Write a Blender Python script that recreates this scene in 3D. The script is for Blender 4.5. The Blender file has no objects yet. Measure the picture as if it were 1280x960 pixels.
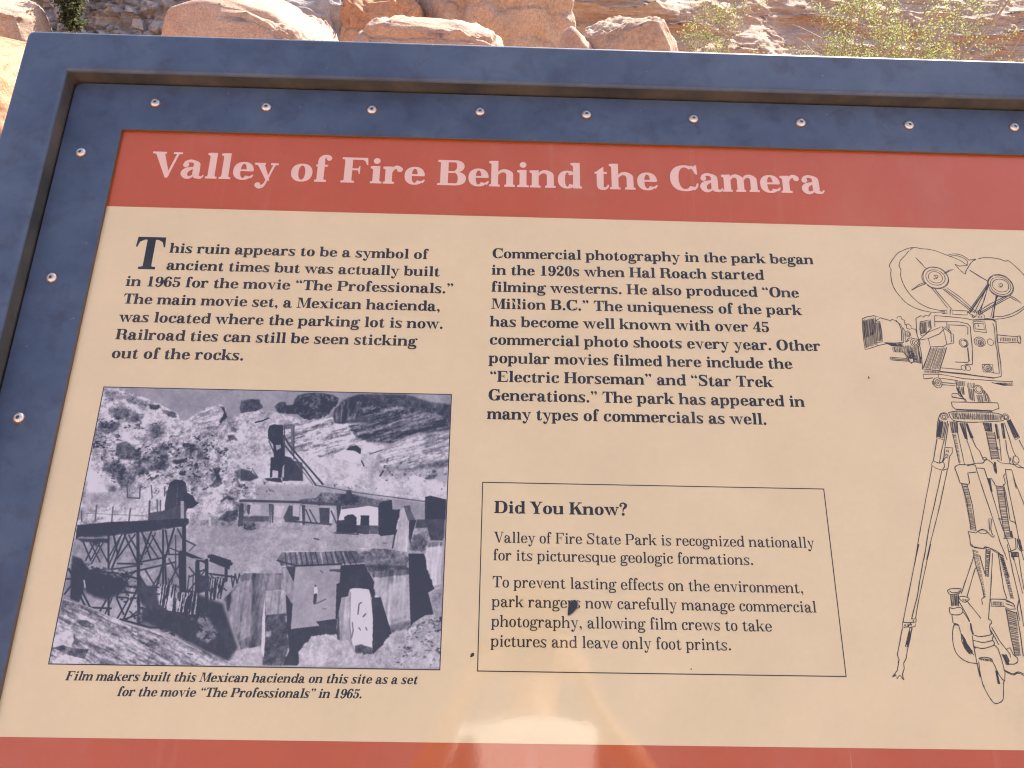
import bpy, math, random
import numpy as np
from mathutils import Matrix, Vector, noise as mn

S = bpy.context.scene
COL = S.collection
CAM_ROT = [0.333675, -0.019595, 0.022287]
TILT = math.radians(45)                       # the panel leans back 45 degrees
SIGN_POS = Vector((0, 0, 0.93))
SIGN_ROT = Matrix.Rotation(TILT, 4, 'X')
SIGN_M = Matrix.Translation(SIGN_POS) @ SIGN_ROT

# ---------------------------------------------------------------- camera
cam = bpy.data.cameras.new('camera'); cam_ob = bpy.data.objects.new('camera', cam); COL.objects.link(cam_ob)
cam.sensor_fit = 'HORIZONTAL'; cam.sensor_width = 36; cam.lens = 27; cam.clip_start = .01; cam.clip_end = 500
_a, _b, _c = CAM_ROT
cam_local = Matrix.Rotation(_a, 4, 'X') @ Matrix.Rotation(_b, 4, 'Y') @ Matrix.Rotation(_c, 4, 'Z')
cam_ob.matrix_world = SIGN_M @ Matrix.Translation((0, 0, .8)) @ cam_local
S.camera = cam_ob

# ---------------------------------------------------------------- sky, sun, exposure
SUN_EL, SUN_AZ = math.radians(36), math.radians(29)     # azimuth from +Y towards +X
w = bpy.data.worlds.new('World'); S.world = w; w.use_nodes = True
nt = w.node_tree; bg = nt.nodes['Background']
sky = nt.nodes.new('ShaderNodeTexSky'); sky.sky_type = 'NISHITA'; sky.sun_disc = False
sky.sun_elevation = SUN_EL; sky.sun_rotation = SUN_AZ; sky.altitude = 600; sky.dust_density = 5.0; sky.air_density = 1.0; sky.ozone_density = .5
nt.links.new(sky.outputs[0], bg.inputs[0]); bg.inputs[1].default_value = 0.125
sun = bpy.data.lights.new('sun', 'SUN'); sun.energy = 4.8; sun.angle = math.radians(.5); sun.color = (1, .93, .82)
sun_ob = bpy.data.objects.new('sun', sun); COL.objects.link(sun_ob)
sd = Vector((math.sin(SUN_AZ)*math.cos(SUN_EL), math.cos(SUN_AZ)*math.cos(SUN_EL), math.sin(SUN_EL)))
sun_ob.rotation_euler = sd.to_track_quat('Z', 'Y').to_euler(); sun_ob.location = sd*30
vs = S.view_settings; vs.view_transform = 'Standard'; vs.look = 'None'; vs.gamma = 1; vs.exposure = EXPOSURE = 1.49
S.cycles.filter_width = 1.15; S.cycles.max_bounces = 8; S.cycles.diffuse_bounces = 5

# ---------------------------------------------------------------- helpers
def link(o, parent=None):
    COL.objects.link(o)
    if parent is not None: o.parent = parent
    return o
def mesh(name, V, F, mat, parent=None, smooth=False, loc=None):
    me = bpy.data.meshes.new(name); me.from_pydata([tuple(v) for v in V], [], F); me.update()
    if mat: me.materials.append(mat)
    if smooth: me.polygons.foreach_set('use_smooth', [True]*len(me.polygons))
    o = bpy.data.objects.new(name, me); link(o, parent)
    if loc is not None: o.location = loc
    return o
def empty(name, loc=(0, 0, 0), rot=None):
    o = bpy.data.objects.new(name, None); o.empty_display_size = .1; link(o); o.location = loc
    return o
def tag(o, label, cat, group=None):
    o['label'] = label; o['category'] = cat
    if group: o['group'] = group
    return o
def structure(o): o['kind'] = 'structure'; return o
def box_mesh(x0, x1, y0, y1, z0, z1):
    V = [(x, y, z) for z in (z0, z1) for y in (y0, y1) for x in (x0, x1)]
    return V, [(0, 2, 3, 1), (4, 5, 7, 6), (0, 1, 5, 4), (2, 6, 7, 3), (0, 4, 6, 2), (1, 3, 7, 5)]

class Mat:
    """small node helper"""
    def __init__(s, name, base=(.5, .5, .5), rough=.6, spec=.5, metal=0, coat=0, coat_rough=.05, ior=1.5):
        s.m = bpy.data.materials.new(name); s.m.use_nodes = True; s.t = s.m.node_tree; s.p = s.t.nodes['Principled BSDF']
        s.p.inputs['Base Color'].default_value = (*base, 1); s.p.inputs['Roughness'].default_value = rough
        s.p.inputs['Metallic'].default_value = metal; s.p.inputs['Coat Weight'].default_value = coat; s.p.inputs['Coat Roughness'].default_value = coat_rough
        s.p.inputs['IOR'].default_value = ior; s.p.inputs['Specular IOR Level'].default_value = spec; s._co = None
    def n(s, typ, ins=(), **kw):
        nd = s.t.nodes.new(typ)
        for k, v in kw.items(): setattr(nd, k, v)
        for k, v in dict(ins).items():
            if isinstance(v, bpy.types.NodeSocket): s.t.links.new(v, nd.inputs[k])
            else: nd.inputs[k].default_value = v
        return nd
    def co(s, scale=(1, 1, 1), rot=(0, 0, 0)):
        if s._co is None: s._co = s.n('ShaderNodeTexCoord').outputs['Object']
        return s.n('ShaderNodeMapping', {0: s._co, 'Scale': scale, 'Rotation': rot}).outputs[0]
    def noise(s, scale, detail=4, rough=.55, vec=None, dist=0):
        return s.n('ShaderNodeTexNoise', {'Vector': vec or s.co(), 'Scale': scale, 'Detail': detail, 'Roughness': rough, 'Distortion': dist}).outputs['Fac']
    def ramp(s, fac, stops, interp='LINEAR'):
        r = s.n('ShaderNodeValToRGB', {0: fac}); e = r.color_ramp.elements; r.color_ramp.interpolation = interp
        while len(e) < len(stops): e.new(.5)
        for el, (p, c) in zip(e, stops): el.position = p; el.color = (*c, 1) if len(c) == 3 else c
        return r.outputs[0]
    def grey(s, fac, a, b, lo=0., hi=1.):
        return s.n('ShaderNodeMapRange', {0: fac, 1: a, 2: b, 3: lo, 4: hi}).outputs[0]
    def mix(s, fac, a, b, mode='MIX'):
        nd = s.n('ShaderNodeMix', data_type='RGBA', blend_type=mode)
        for k, v in ((0, fac), (6, a), (7, b)):
            if isinstance(v, bpy.types.NodeSocket): s.t.links.new(v, nd.inputs[k])
            else: nd.inputs[k].default_value = v if not isinstance(v, tuple) else (*v, 1)[:4]
        return nd.outputs[2]
    def math(s, op, a, b=0.):
        return s.n('ShaderNodeMath', {0: a, 1: b}, operation=op).outputs[0]
    def bump(s, h, strength, dist=.01):
        b = s.n('ShaderNodeBump', {'Height': h, 'Strength': strength, 'Distance': dist}); s.t.links.new(b.outputs[0], s.p.inputs['Normal']); return s
    def set(s, name, v): s.t.links.new(v, s.p.inputs[name]); return s

def print_material(name, base, rough=.22, coat=1.0, var=.06):
    m = Mat(name, base, rough=.45, coat=coat, coat_rough=.07); m.p.inputs['Coat IOR'].default_value = 1.6
    v = m.noise(9, 5, .6); k = m.noise(120, 3, .6)
    f = m.math('ADD', m.grey(v, .3, .7, 1-var, 1+var*.5), m.grey(k, .3, .7, -.012, .012))
    col = m.mix(1.0, (*base,), f, 'MULTIPLY')
    # wind-blown dust film, dried run marks and hairline scratches
    dust = m.grey(m.noise(5, 6, .7, m.co((1, .5, 1), (0, 0, .2))), .48, .75, 0, .10); runs = m.grey(m.noise(38, 4, .65, m.co((1, .06, 1), (0, 0, .03))), .60, .80, 0, .10)
    col = m.mix(m.math('ADD', dust, runs), col, (.62, .52, .42))
    sc = m.grey(m.noise(90, 2, .4, m.co((1, .02, 1), (0, 0, .9))), .765, .78, 0, .35); col = m.mix(sc, col, (.60, .50, .42))
    m.set('Base Color', col)
    # faint orange-peel of the laminate and greasy smears
    sm = m.noise(14, 5, .7, m.co((1, .35, 1), (0, 0, .5)))
    m.set('Coat Roughness', m.grey(sm, .35, .75, .02, .10))
    b = m.n('ShaderNodeBump', {'Height': m.noise(260, 2, .5), 'Strength': .04, 'Distance': .0006}); m.t.links.new(b.outputs[0], m.p.inputs['Coat Normal'])
    return m.m

M = {}
M['cream'] = print_material('cream_print', (.72, .63, .395))
M['red'] = print_material('red_print', (.47, .083, .012))
M['pink'] = print_material('pale_pink_print', (.78, .56, .48))
M['ink'] = print_material('dark_ink', (.014, .009, .006), var=.1)
M['brown_ink'] = print_material('brown_pen_ink', (.034, .019, .012), var=.2)
def blue_paint():
    m = Mat('blue_paint', (.05, .08, .16), rough=.5, ior=1.45)
    a = m.noise(7, 6, .65); b = m.noise(30, 5, .65, dist=.5); c = m.noise(3, 3, .5)
    col = m.ramp(a, [(.34, (.046, .072, .138)), (.5, (.066, .104, .182)), (.66, (.086, .130, .208))])
    stain = m.grey(b, .50, .74, 0, .6); col = m.mix(stain, col, (.040, .050, .090))
    rub = m.grey(m.noise(16, 4, .7, m.co((1, .3, 1), (0, 0, .3))), .62, .8, 0, .25); col = m.mix(rub, col, (.10, .13, .20))
    edge = m.grey(m.noise(34, 6, .75, m.co((1, .5, 1), (0, 0, -.4))), .66, .70, 0, .5); col = m.mix(edge, col, (.028, .036, .060))
    chip = m.grey(m.noise(95, 3, .6), .725, .75); col = m.mix(chip, col, (.30, .22, .20))
    m.set('Base Color', col); m.set('Roughness', m.grey(b, .3, .7, .38, .62))
    m.bump(m.noise(420, 2, .5), .10, .0006)
    return m.m
M['blue'] = blue_paint()
def steel():
    m = Mat('dull_steel', (.62, .60, .58), rough=.46, metal=1)
    m.set('Base Color', m.ramp(m.noise(260, 4, .6), [(.3, (.58, .54, .50)), (.6, (.80, .78, .76))])); return m.m
M['steel'] = steel()
def dusty():
    m = Mat('dusty_inner_lip', rough=.85, spec=.2)
    m.set('Base Color', m.ramp(m.noise(12, 6, .65, m.co((1, 1, 1))), [(.35, (.042, .046, .052)), (.5, (.066, .066, .066)), (.68, (.105, .095, .085))])); return m.m
M['dust'] = dusty()
def rustm():
    m = Mat('rust_stain', (.20, .085, .04), rough=.9)
    m.set('Base Color', m.ramp(m.noise(300, 4, .6), [(.35, (.06, .055, .08)), (.65, (.26, .12, .06))])); return m.m
M['rust'] = rustm()
M['hole'] = Mat('socket_metal', (.14, .135, .13), rough=.45, metal=.8).m
M['edge_bounce'] = Mat('edge_bounce_tint', (.11, .075, .055), rough=.8).m  # plate's inner edge: brown tint stands in for light bounced off the red print
M['post'] = Mat('painted_post', (.045, .07, .14), rough=.55).m

PHOTO_GAIN = (.92, .90, .98)
# ---------------------------------------------------------------- sandstone, ground, plants
def rock_material(name, cols, scale=1.0, strata=0., pits=.5, bump=.8):
    m = Mat(name, rough=.9, spec=.2)
    big = m.noise(1.3*scale, 5, .6); mid = m.noise(7*scale, 6, .65); fine = m.noise(46*scale, 6, .7)
    col = m.ramp(m.math('ADD', m.math('MULTIPLY', big, .6), m.math('MULTIPLY', mid, .4)), [(.36, cols[0]), (.5, cols[1]), (.64, cols[2])])
    lay = m.noise(2.2*scale, 5, .6, m.co((.25, .25, 6+3*strata), (.05, .03, 0)), dist=.4)
    col = m.mix(m.grey(lay, .35, .7, 0, .35+.4*strata), col, cols[3])
    sp = m.grey(fine, .3, .7, .66, 1.22); col = m.mix(1.0, col, sp, 'MULTIPLY')
    pit = m.grey(m.noise(16*scale, 2, .5), .70, .76); col = m.mix(m.math('MULTIPLY', pit, pits), col, (cols[0][0]*.35, cols[0][1]*.32, cols[0][2]*.3))
    m.set('Base Color', col)
    hgt = m.math('ADD', m.math('MULTIPLY', fine, .35), m.math('ADD', mid, m.math('MULTIPLY', lay, .8*strata+.15)))
    hgt = m.math('SUBTRACT', hgt, m.math('MULTIPLY', pit, .5*pits))
    m.bump(hgt, bump, .03/scale)
    return m.m
M['rock_pink'] = rock_material('pink_sandstone', [(.42, .26, .20), (.50, .34, .26), (.57, .42, .33), (.53, .36, .28)], 2.6, .1, .6)
M['rock_red'] = rock_material('red_sandstone', [(.40, .20, .12), (.50, .29, .18), (.56, .37, .26), (.54, .29, .17)], 1.6, .3, .5)
M['rock_tan'] = rock_material('tan_sandstone', [(.38, .26, .20), (.47, .34, .265), (.56, .43, .35), (.50, .34, .25)], 1.2, .5, .5)
M['rock_grey'] = rock_material('grey_brown_rock', [(.34, .31, .31), (.43, .39, .385), (.52, .48, .46), (.47, .40, .35)], 2.2, .0, .8, .8)
def cliff_material():
    m = Mat('layered_cliff', rough=.92, spec=.2)
    sep = m.n('ShaderNodeSeparateXYZ', {0: m.co()}); x = sep.outputs[0]
    lay = m.noise(1.6, 7, .62, m.co((.18, .18, 9), (.04, .06, 0)), dist=.7); lay2 = m.noise(5, 6, .65, m.co((.2, .2, 8), (.02, .09, 0)), dist=.5)
    fine = m.noise(30, 6, .7); big = m.noise(.7, 4, .6)
    c1 = m.ramp(lay, [(.30, (.46, .25, .18)), (.42, (.56, .38, .29)), (.52, (.62, .48, .38)), (.60, (.56, .32, .21)), (.72, (.66, .55, .44))])
    c2 = m.ramp(lay2, [(.34, (.48, .33, .26)), (.5, (.58, .44, .35)), (.66, (.66, .54, .43))])
    warm = m.mix(.5, c1, c2)
    gr = m.ramp(m.noise(6, 6, .68), [(.33, (.32, .29, .29)), (.5, (.44, .405, .40)), (.66, (.56, .52, .49))])
    f = m.math('ADD', x, m.grey(big, .3, .7, -1.2, 1.2)); col = m.mix(m.grey(f, -2.6, -1.2), gr, warm)
    col = m.mix(1.0, col, m.grey(fine, .3, .7, .8, 1.15), 'MULTIPLY')
    m.set('Base Color', col)
    m.bump(m.math('ADD', m.math('MULTIPLY', fine, .4), m.math('ADD', lay, lay2)), .75, .05)
    return m.m
M['cliff'] = cliff_material()
M['bounce_rock'] = rock_material('bounce_wall_rock', [(.42, .26, .17), (.50, .33, .22), (.56, .41, .30), (.52, .31, .19)], .25, .6, .2)  # rock of the added out-of-view wall that warms the bounced light
def sand_material():
    m = Mat('red_sand', rough=.95, spec=.15)
    a = m.noise(.5, 5, .6); b = m.noise(14, 6, .7); c = m.noise(90, 4, .7)
    col = m.ramp(m.math('ADD', m.math('MULTIPLY', a, .5), m.math('MULTIPLY', b, .5)), [(.35, (.40, .25, .165)), (.5, (.50, .34, .235)), (.65, (.58, .42, .31))])
    m.set('Base Color', m.mix(1.0, col, m.grey(c, .3, .7, .85, 1.12), 'MULTIPLY')); m.bump(m.math('ADD', b, m.math('MULTIPLY', c, .4)), .5, .02)
    return m.m
M['sand'] = sand_material()

def fbm(p, o=4, H=.9): return mn.fractal(p, H, 2.1, o)
def grid(nx, ny, fn):
    V = [fn(i/nx, j/ny) for j in range(ny+1) for i in range(nx+1)]
    F = [(j*(nx+1)+i, j*(nx+1)+i+1, (j+1)*(nx+1)+i+1, (j+1)*(nx+1)+i) for j in range(ny) for i in range(nx)]
    return V, F
def gz(x, y):
    n = .05*fbm(Vector((x*.5, y*.5, 0)), 4)
    return n*min(1, .3+max(0, abs(y)-.5)*.3)-.02
def gfn(u, v):
    a = (u*2-1); b = (v*2-1); x = math.copysign(abs(a)**3.2, a)*240+a*6; y = math.copysign(abs(b)**3.2, b)*240+b*6+2
    return (x, y, gz(x, y))
V, F = grid(130, 130, gfn); structure(mesh('ground', V, F, M['sand'], smooth=True))

# the hillside behind: stratified rock, a gently sloping slab to the right, a rubble gully to the left
def hill(x, t):
    # t runs up the slope; returns y, z.  Fine steps between z = .9 and 2.2
    z = -.3+1.2*min(1, t/.08) if t < .08 else (.9+(t-.08)/.62*1.4 if t < .70 else 2.3+((t-.70)/.30)**1.4*2.6)
    right = 1/(1+math.exp(-(x-2.2)*1.6)); left = 1/(1+math.exp((x+2.0)*1.8))
    mid = max(0, 1-right-left)
    slope = 1.9*right*(1.0 if z > .9 else .6)+1.25*left+.62*mid
    y = 6.9+.8*right+1.3*left+slope*(z-.9)+.25*math.sin(x*.7)+max(0, t-.7)*9
    p = Vector((x, y, z))
    lz = z*5.5+.9*fbm(Vector((x*.5, z*.6, 3)), 4)+.15*x
    ledge = (lz-math.floor(lz)); led = (ledge**2.2)*.20*max(.1, .5+1.2*fbm(Vector((x*.6, z*2, 21)), 3))
    lz2 = z*19+3.2*fbm(Vector((x*.9, z, 7)), 4); l2 = (lz2-math.floor(lz2))*.022
    rough = .30*fbm(Vector((x*.9, y*.9, z*1.5)), 5)+.10*fbm(Vector((x*4, y*4, z*7)), 4)
    rub = mn.voronoi(Vector((x*3.2, y*2.2, z*4.5)))[0]; cell = min(.28, rub[1]-rub[0])
    rub2 = mn.voronoi(Vector((x*8, y*7, z*10)))[0]; cell2 = min(.3, rub2[1]-rub2[0])
    y -= (led+l2)*(1-left*.75)*(1.3 if x > 1 else 1)-rough*.55+left*(.35*cell+.32*cell2)+left*.10*fbm(Vector((x*9, y*9, z*16)), 4)
    z += left*(.18*cell)+.05*fbm(Vector((x*2.5, z*3, 11)), 3)*(1-mid*.5)
    return y, z
def hfn(u, v):
    x = -15+32*u if False else None
    a = u*2-1; x = a*7.2+math.copysign(max(0, abs(a)-.8)**1.5*240, a)
    y, z = hill(x, v); return (x, y, z)
V, F = grid(620, 170, hfn); structure(mesh('rocky_hillside', V, F, M['cliff'], smooth=True))

def boulder(loc, size, seed, mat, label, sub=5, amp=.18, freq=1.1, ledge=0., flat=0., fine=.22, rotz=0, cut=None, group=None, name='sandstone_boulder', quiet=False):
    import bmesh
    bm = bmesh.new(); bmesh.ops.create_icosphere(bm, subdivisions=sub, radius=1)
    sv = Vector((seed*7.3, seed*3.1, seed*1.7))
    for v in bm.verts:
        p = v.co.copy()
        q = Vector([math.copysign(abs(c)**(1-flat*.6), c) for c in p])
        d = 1+amp*fbm(p*freq+sv, 3)+amp*fine*fbm(p*freq*5+sv, 4)
        if ledge:
            l = p.z*3.3+.5*fbm(p*1.5+sv, 3); d -= ledge*(1-abs((l-math.floor(l))*2-1))**6
        q = q*d
        if cut:                                   # weathered bench sloping towards the viewer
            lim = cut[0]+cut[1]*min(q.y, .3)+cut[2]*q.x+.05*fbm(p*3+sv, 4)+.035*fbm(p*11+sv, 4)
            if q.z > lim: q = Vector((q.x, q.y, lim+(q.z-lim)*.25))
        v.co = Vector((q.x*size[0], q.y*size[1], q.z*size[2]))
    me = bpy.data.meshes.new(name); bm.to_mesh(me); bm.free(); me.materials.append(mat)
    me.polygons.foreach_set('use_smooth', [True]*len(me.polygons))
    o = bpy.data.objects.new(name, me); link(o); o.location = loc; o.rotation_euler = (0, 0, rotz)
    tag(o, label, 'boulder', group)
    return o

# unseen rock wall behind the camera, added to bounce warm light onto the panel
def back(u, v):
    x = (u*2-1)*38; p = Vector((x*.12, v*2, 5)); z = -.4+v*(10.5+2.5*fbm(Vector((x*.08, 1, 2)), 3))
    y = -13.5-v*2.6-.0035*0*x+abs(x)**2*.006+1.3*fbm(Vector((x*.2, z*.5, 9)), 5)-.25*((z*.9+.6*fbm(p, 3)) % 1)
    return (x, y, z)
V, F = grid(150, 60, back); F = [f[::-1] for f in F]; structure(mesh('bounce_wall', V, F, M['bounce_rock'], smooth=True))

boulder((-1.275, 3.75, .80), (.40, .42, .72), 1, M['rock_pink'], 'large rounded pink boulder behind the left part of the sign, its right shoulder sunlit', sub=6, amp=.06, freq=.8, flat=1.05, fine=.08, cut=(1.0, .06, -.30))
boulder((-.335, 3.35, .96), (.375, .32, .50), 2, M['rock_pink'], 'low flat-topped pink boulder with a bright sunlit crust, middle of the sign edge', sub=6, amp=.09, freq=1.2, flat=.85, fine=.10, ledge=.05, cut=(.94, .07, -.07))
boulder((.59, 3.3, 1.03), (.27, .26, .50), 3, M['rock_tan'], 'small humped tan boulder just left of the green shrubs, lit on top', sub=6, amp=.12, freq=1.0, flat=.4, fine=.10, cut=(.90, .10, .14))
boulder((.32, 3.2, 1.02), (.11, .2, .41), 4, M['rock_pink'], 'little rounded rock leaning on the left foot of the humped tan boulder', sub=5, amp=.08, freq=1.1, flat=.3, fine=.08)
boulder((-2.30, 2.75, .66), (.52, .5, .67), 5, M['rock_red'], 'orange-red boulder at the left edge beside the frame corner', sub=6, amp=.08, freq=1.0, flat=1.1, fine=.12, cut=(.97, .06, -.05))
boulder((-.96, 6.25, .95), (.33, .5, .62), 6, M['rock_red'], 'angular orange block behind the gap between the two boulders on the left', sub=6, amp=.2, freq=1.3, flat=.8, ledge=.04)
boulder((-.12, 6.6, 1.0), (.60, .6, .95), 8, M['rock_tan'], 'big shaded tan rock standing behind the low flat-topped boulder', sub=6, amp=.18, freq=1.2, flat=.6, ledge=.05, rotz=.4)
boulder((-1.75, 7.2, 1.0), (.5, .5, .55), 9, M['rock_grey'], 'grey-brown rock in shade right behind the large rounded boulder', sub=6, amp=.22, freq=1.3, flat=.5)
boulder((-4.86, 7.6, 1.10), (.36, .4, .42), 12, M['rock_tan'], 'pale rock at the very top left corner, sunlit along its upper edge', sub=5, amp=.14, freq=1.2, flat=.8, cut=(.9, .2, -.3))

# ---------------------------------------------------------------- lettering
# A bold / regular book face with thick stems, hairlines, bracketed slab serifs
# and ball terminals, drawn here stroke by stroke (units: 1000 per em).
ADV_B = dict(a=611,b=648,c=556,d=667,e=574,f=400,g=611,h=685,i=370,j=352,k=667,l=352,m=963,n=685,o=611,p=667,q=648,r=519,s=500,t=426,u=685,v=611,w=889,x=611,y=611,z=537,
 B=778,C=778,D=833,E=759,F=722,G=833,H=870,K=815,M=981,O=833,P=759,R=815,S=667,T=722,V=759,Y=722)
ADV_R = dict(a=556,b=556,c=444,d=574,e=500,f=340,g=537,h=611,i=315,j=296,k=593,l=315,m=889,n=611,o=500,p=574,q=556,r=444,s=463,t=389,u=611,v=537,w=778,x=537,y=537,z=481,
 B=722,C=722,D=778,E=722,F=667,G=778,H=833,K=778,M=944,O=778,P=667,R=722,S=630,T=667,V=722,Y=704)
for _c in '0123456789':
    ADV_B[_c] = 574; ADV_R[_c] = 556
ADV_B.update({' ':300,'.':287,',':287,'?':500,'\u201c':500,'\u201d':500})
ADV_R.update({' ':278,'.':278,',':278,'?':444,'\u201c':463,'\u201d':463})

class Glyph:
    def __init__(s, bold, kx):
        s.polys = []; s.kx = kx
        if bold: s.S, s.C, s.t, s.B, s.H = 172, 192, 53, 70, 490
        else:    s.S, s.C, s.t, s.B, s.H = 108, 118, 42, 56, 482
    def raw(s, pts): s.polys.append([(float(x), float(y)) for x, y in pts])
    def stroke(s, P, n=7):                       # P: (x, y, width), smooth curve through the points
        P = [(x*s.kx, y, w) for x, y, w in P]
        Q = []
        if len(P) == 2: Q = P
        else:
            E = [tuple(2*a-b for a, b in zip(P[0], P[1]))] + P + [tuple(2*a-b for a, b in zip(P[-1], P[-2]))]
            for i in range(1, len(E)-2):
                p0, p1, p2, p3 = E[i-1:i+3]
                for k in range(n):
                    u = k/n
                    Q.append(tuple(.5*(2*b+(c-a)*u+(2*a-5*b+4*c-d)*u*u+(3*b-a-3*c+d)*u**3) for a, b, c, d in zip(p0, p1, p2, p3)))
            Q.append(P[-1])
        Lf, Rt = [], []
        for i, (x, y, w) in enumerate(Q):
            a = Q[max(0, i-1)]; b = Q[min(len(Q)-1, i+1)]
            dx, dy = b[0]-a[0], b[1]-a[1]; L = math.hypot(dx, dy) or 1
            w = max(w, 6)/2
            Lf.append((x-dy/L*w, y+dx/L*w)); Rt.append((x+dy/L*w, y-dx/L*w))
        for i in range(len(Q)-1):
            s.raw([Lf[i], Lf[i+1], Rt[i+1], Rt[i]])
    def st(s, cx, y0, y1, w):
        cx *= s.kx; s.raw([(cx-w/2, y0), (cx+w/2, y0), (cx+w/2, y1), (cx-w/2, y1)])
    def bar(s, x0, x1, y, h=None):               # horizontal bar, y = its lower edge
        h = h or s.t; s.raw([(x0*s.kx, y), (x1*s.kx, y), (x1*s.kx, y+h), (x0*s.kx, y+h)])
    def slab(s, cx, w, y, up=1, l=46, r=46, br=26):   # bracketed serif; up=1 foot, -1 head
        cx *= s.kx; l *= s.kx; r *= s.kx; a, b = cx-w/2, cx+w/2; t = s.t
        p = [(a-l, y), (b+r, y), (b+r, y+up*t)]
        if r: p += [(b+r*.45, y+up*(t+br*.12)), (b+r*.14, y+up*(t+br*.45)), (b, y+up*(t+br))]
        else: p += [(b, y+up*(t+br))]
        if l: p += [(a, y+up*(t+br)), (a-l*.14, y+up*(t+br*.45)), (a-l*.45, y+up*(t+br*.12)), (a-l, y+up*t)]
        else: p += [(a, y+up*(t+br))]
        s.raw(p if up > 0 else p[::-1])
    def flag(s, cx, w, y, l=58):                 # head serif of a lower-case stem
        cx *= s.kx; l *= s.kx; a = cx-w/2
        s.raw([(a-l, y-s.t*1.25), (a-l*.4, y-s.t*1.45), (a, y-s.t*1.9), (cx+w/2, y-s.t*1.9), (cx+w/2, y), (a-l, y-s.t*.18)])
    def ball(s, x, y, r=None):
        r = r or s.B; x *= s.kx
        s.raw([(x+r*math.cos(a*math.pi/9), y+r*math.sin(a*math.pi/9)) for a in range(18)])
    def ring(s, cx, cy, RX, RY, w, h, a0=0, a1=360, n=36):   # bowl: w thick at the sides, h thin at the poles
        cx *= s.kx; RX *= s.kx
        pts = []
        for i in range(n+1):
            a = math.radians(a0+(a1-a0)*i/n); c, d = math.cos(a), math.sin(a)
            e = .9
            c2 = math.copysign(abs(c)**e, c); d2 = math.copysign(abs(d)**e, d)
            pts.append(((cx+RX*c2, cy+RY*d2), (cx+(RX-w)*c2, cy+(RY-h)*d2)))
        for i in range(n):
            s.raw([pts[i][0], pts[i+1][0], pts[i+1][1], pts[i][1]])
    def tri(s, *p): s.raw([(x*s.kx, y) for x, y in p])

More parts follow.
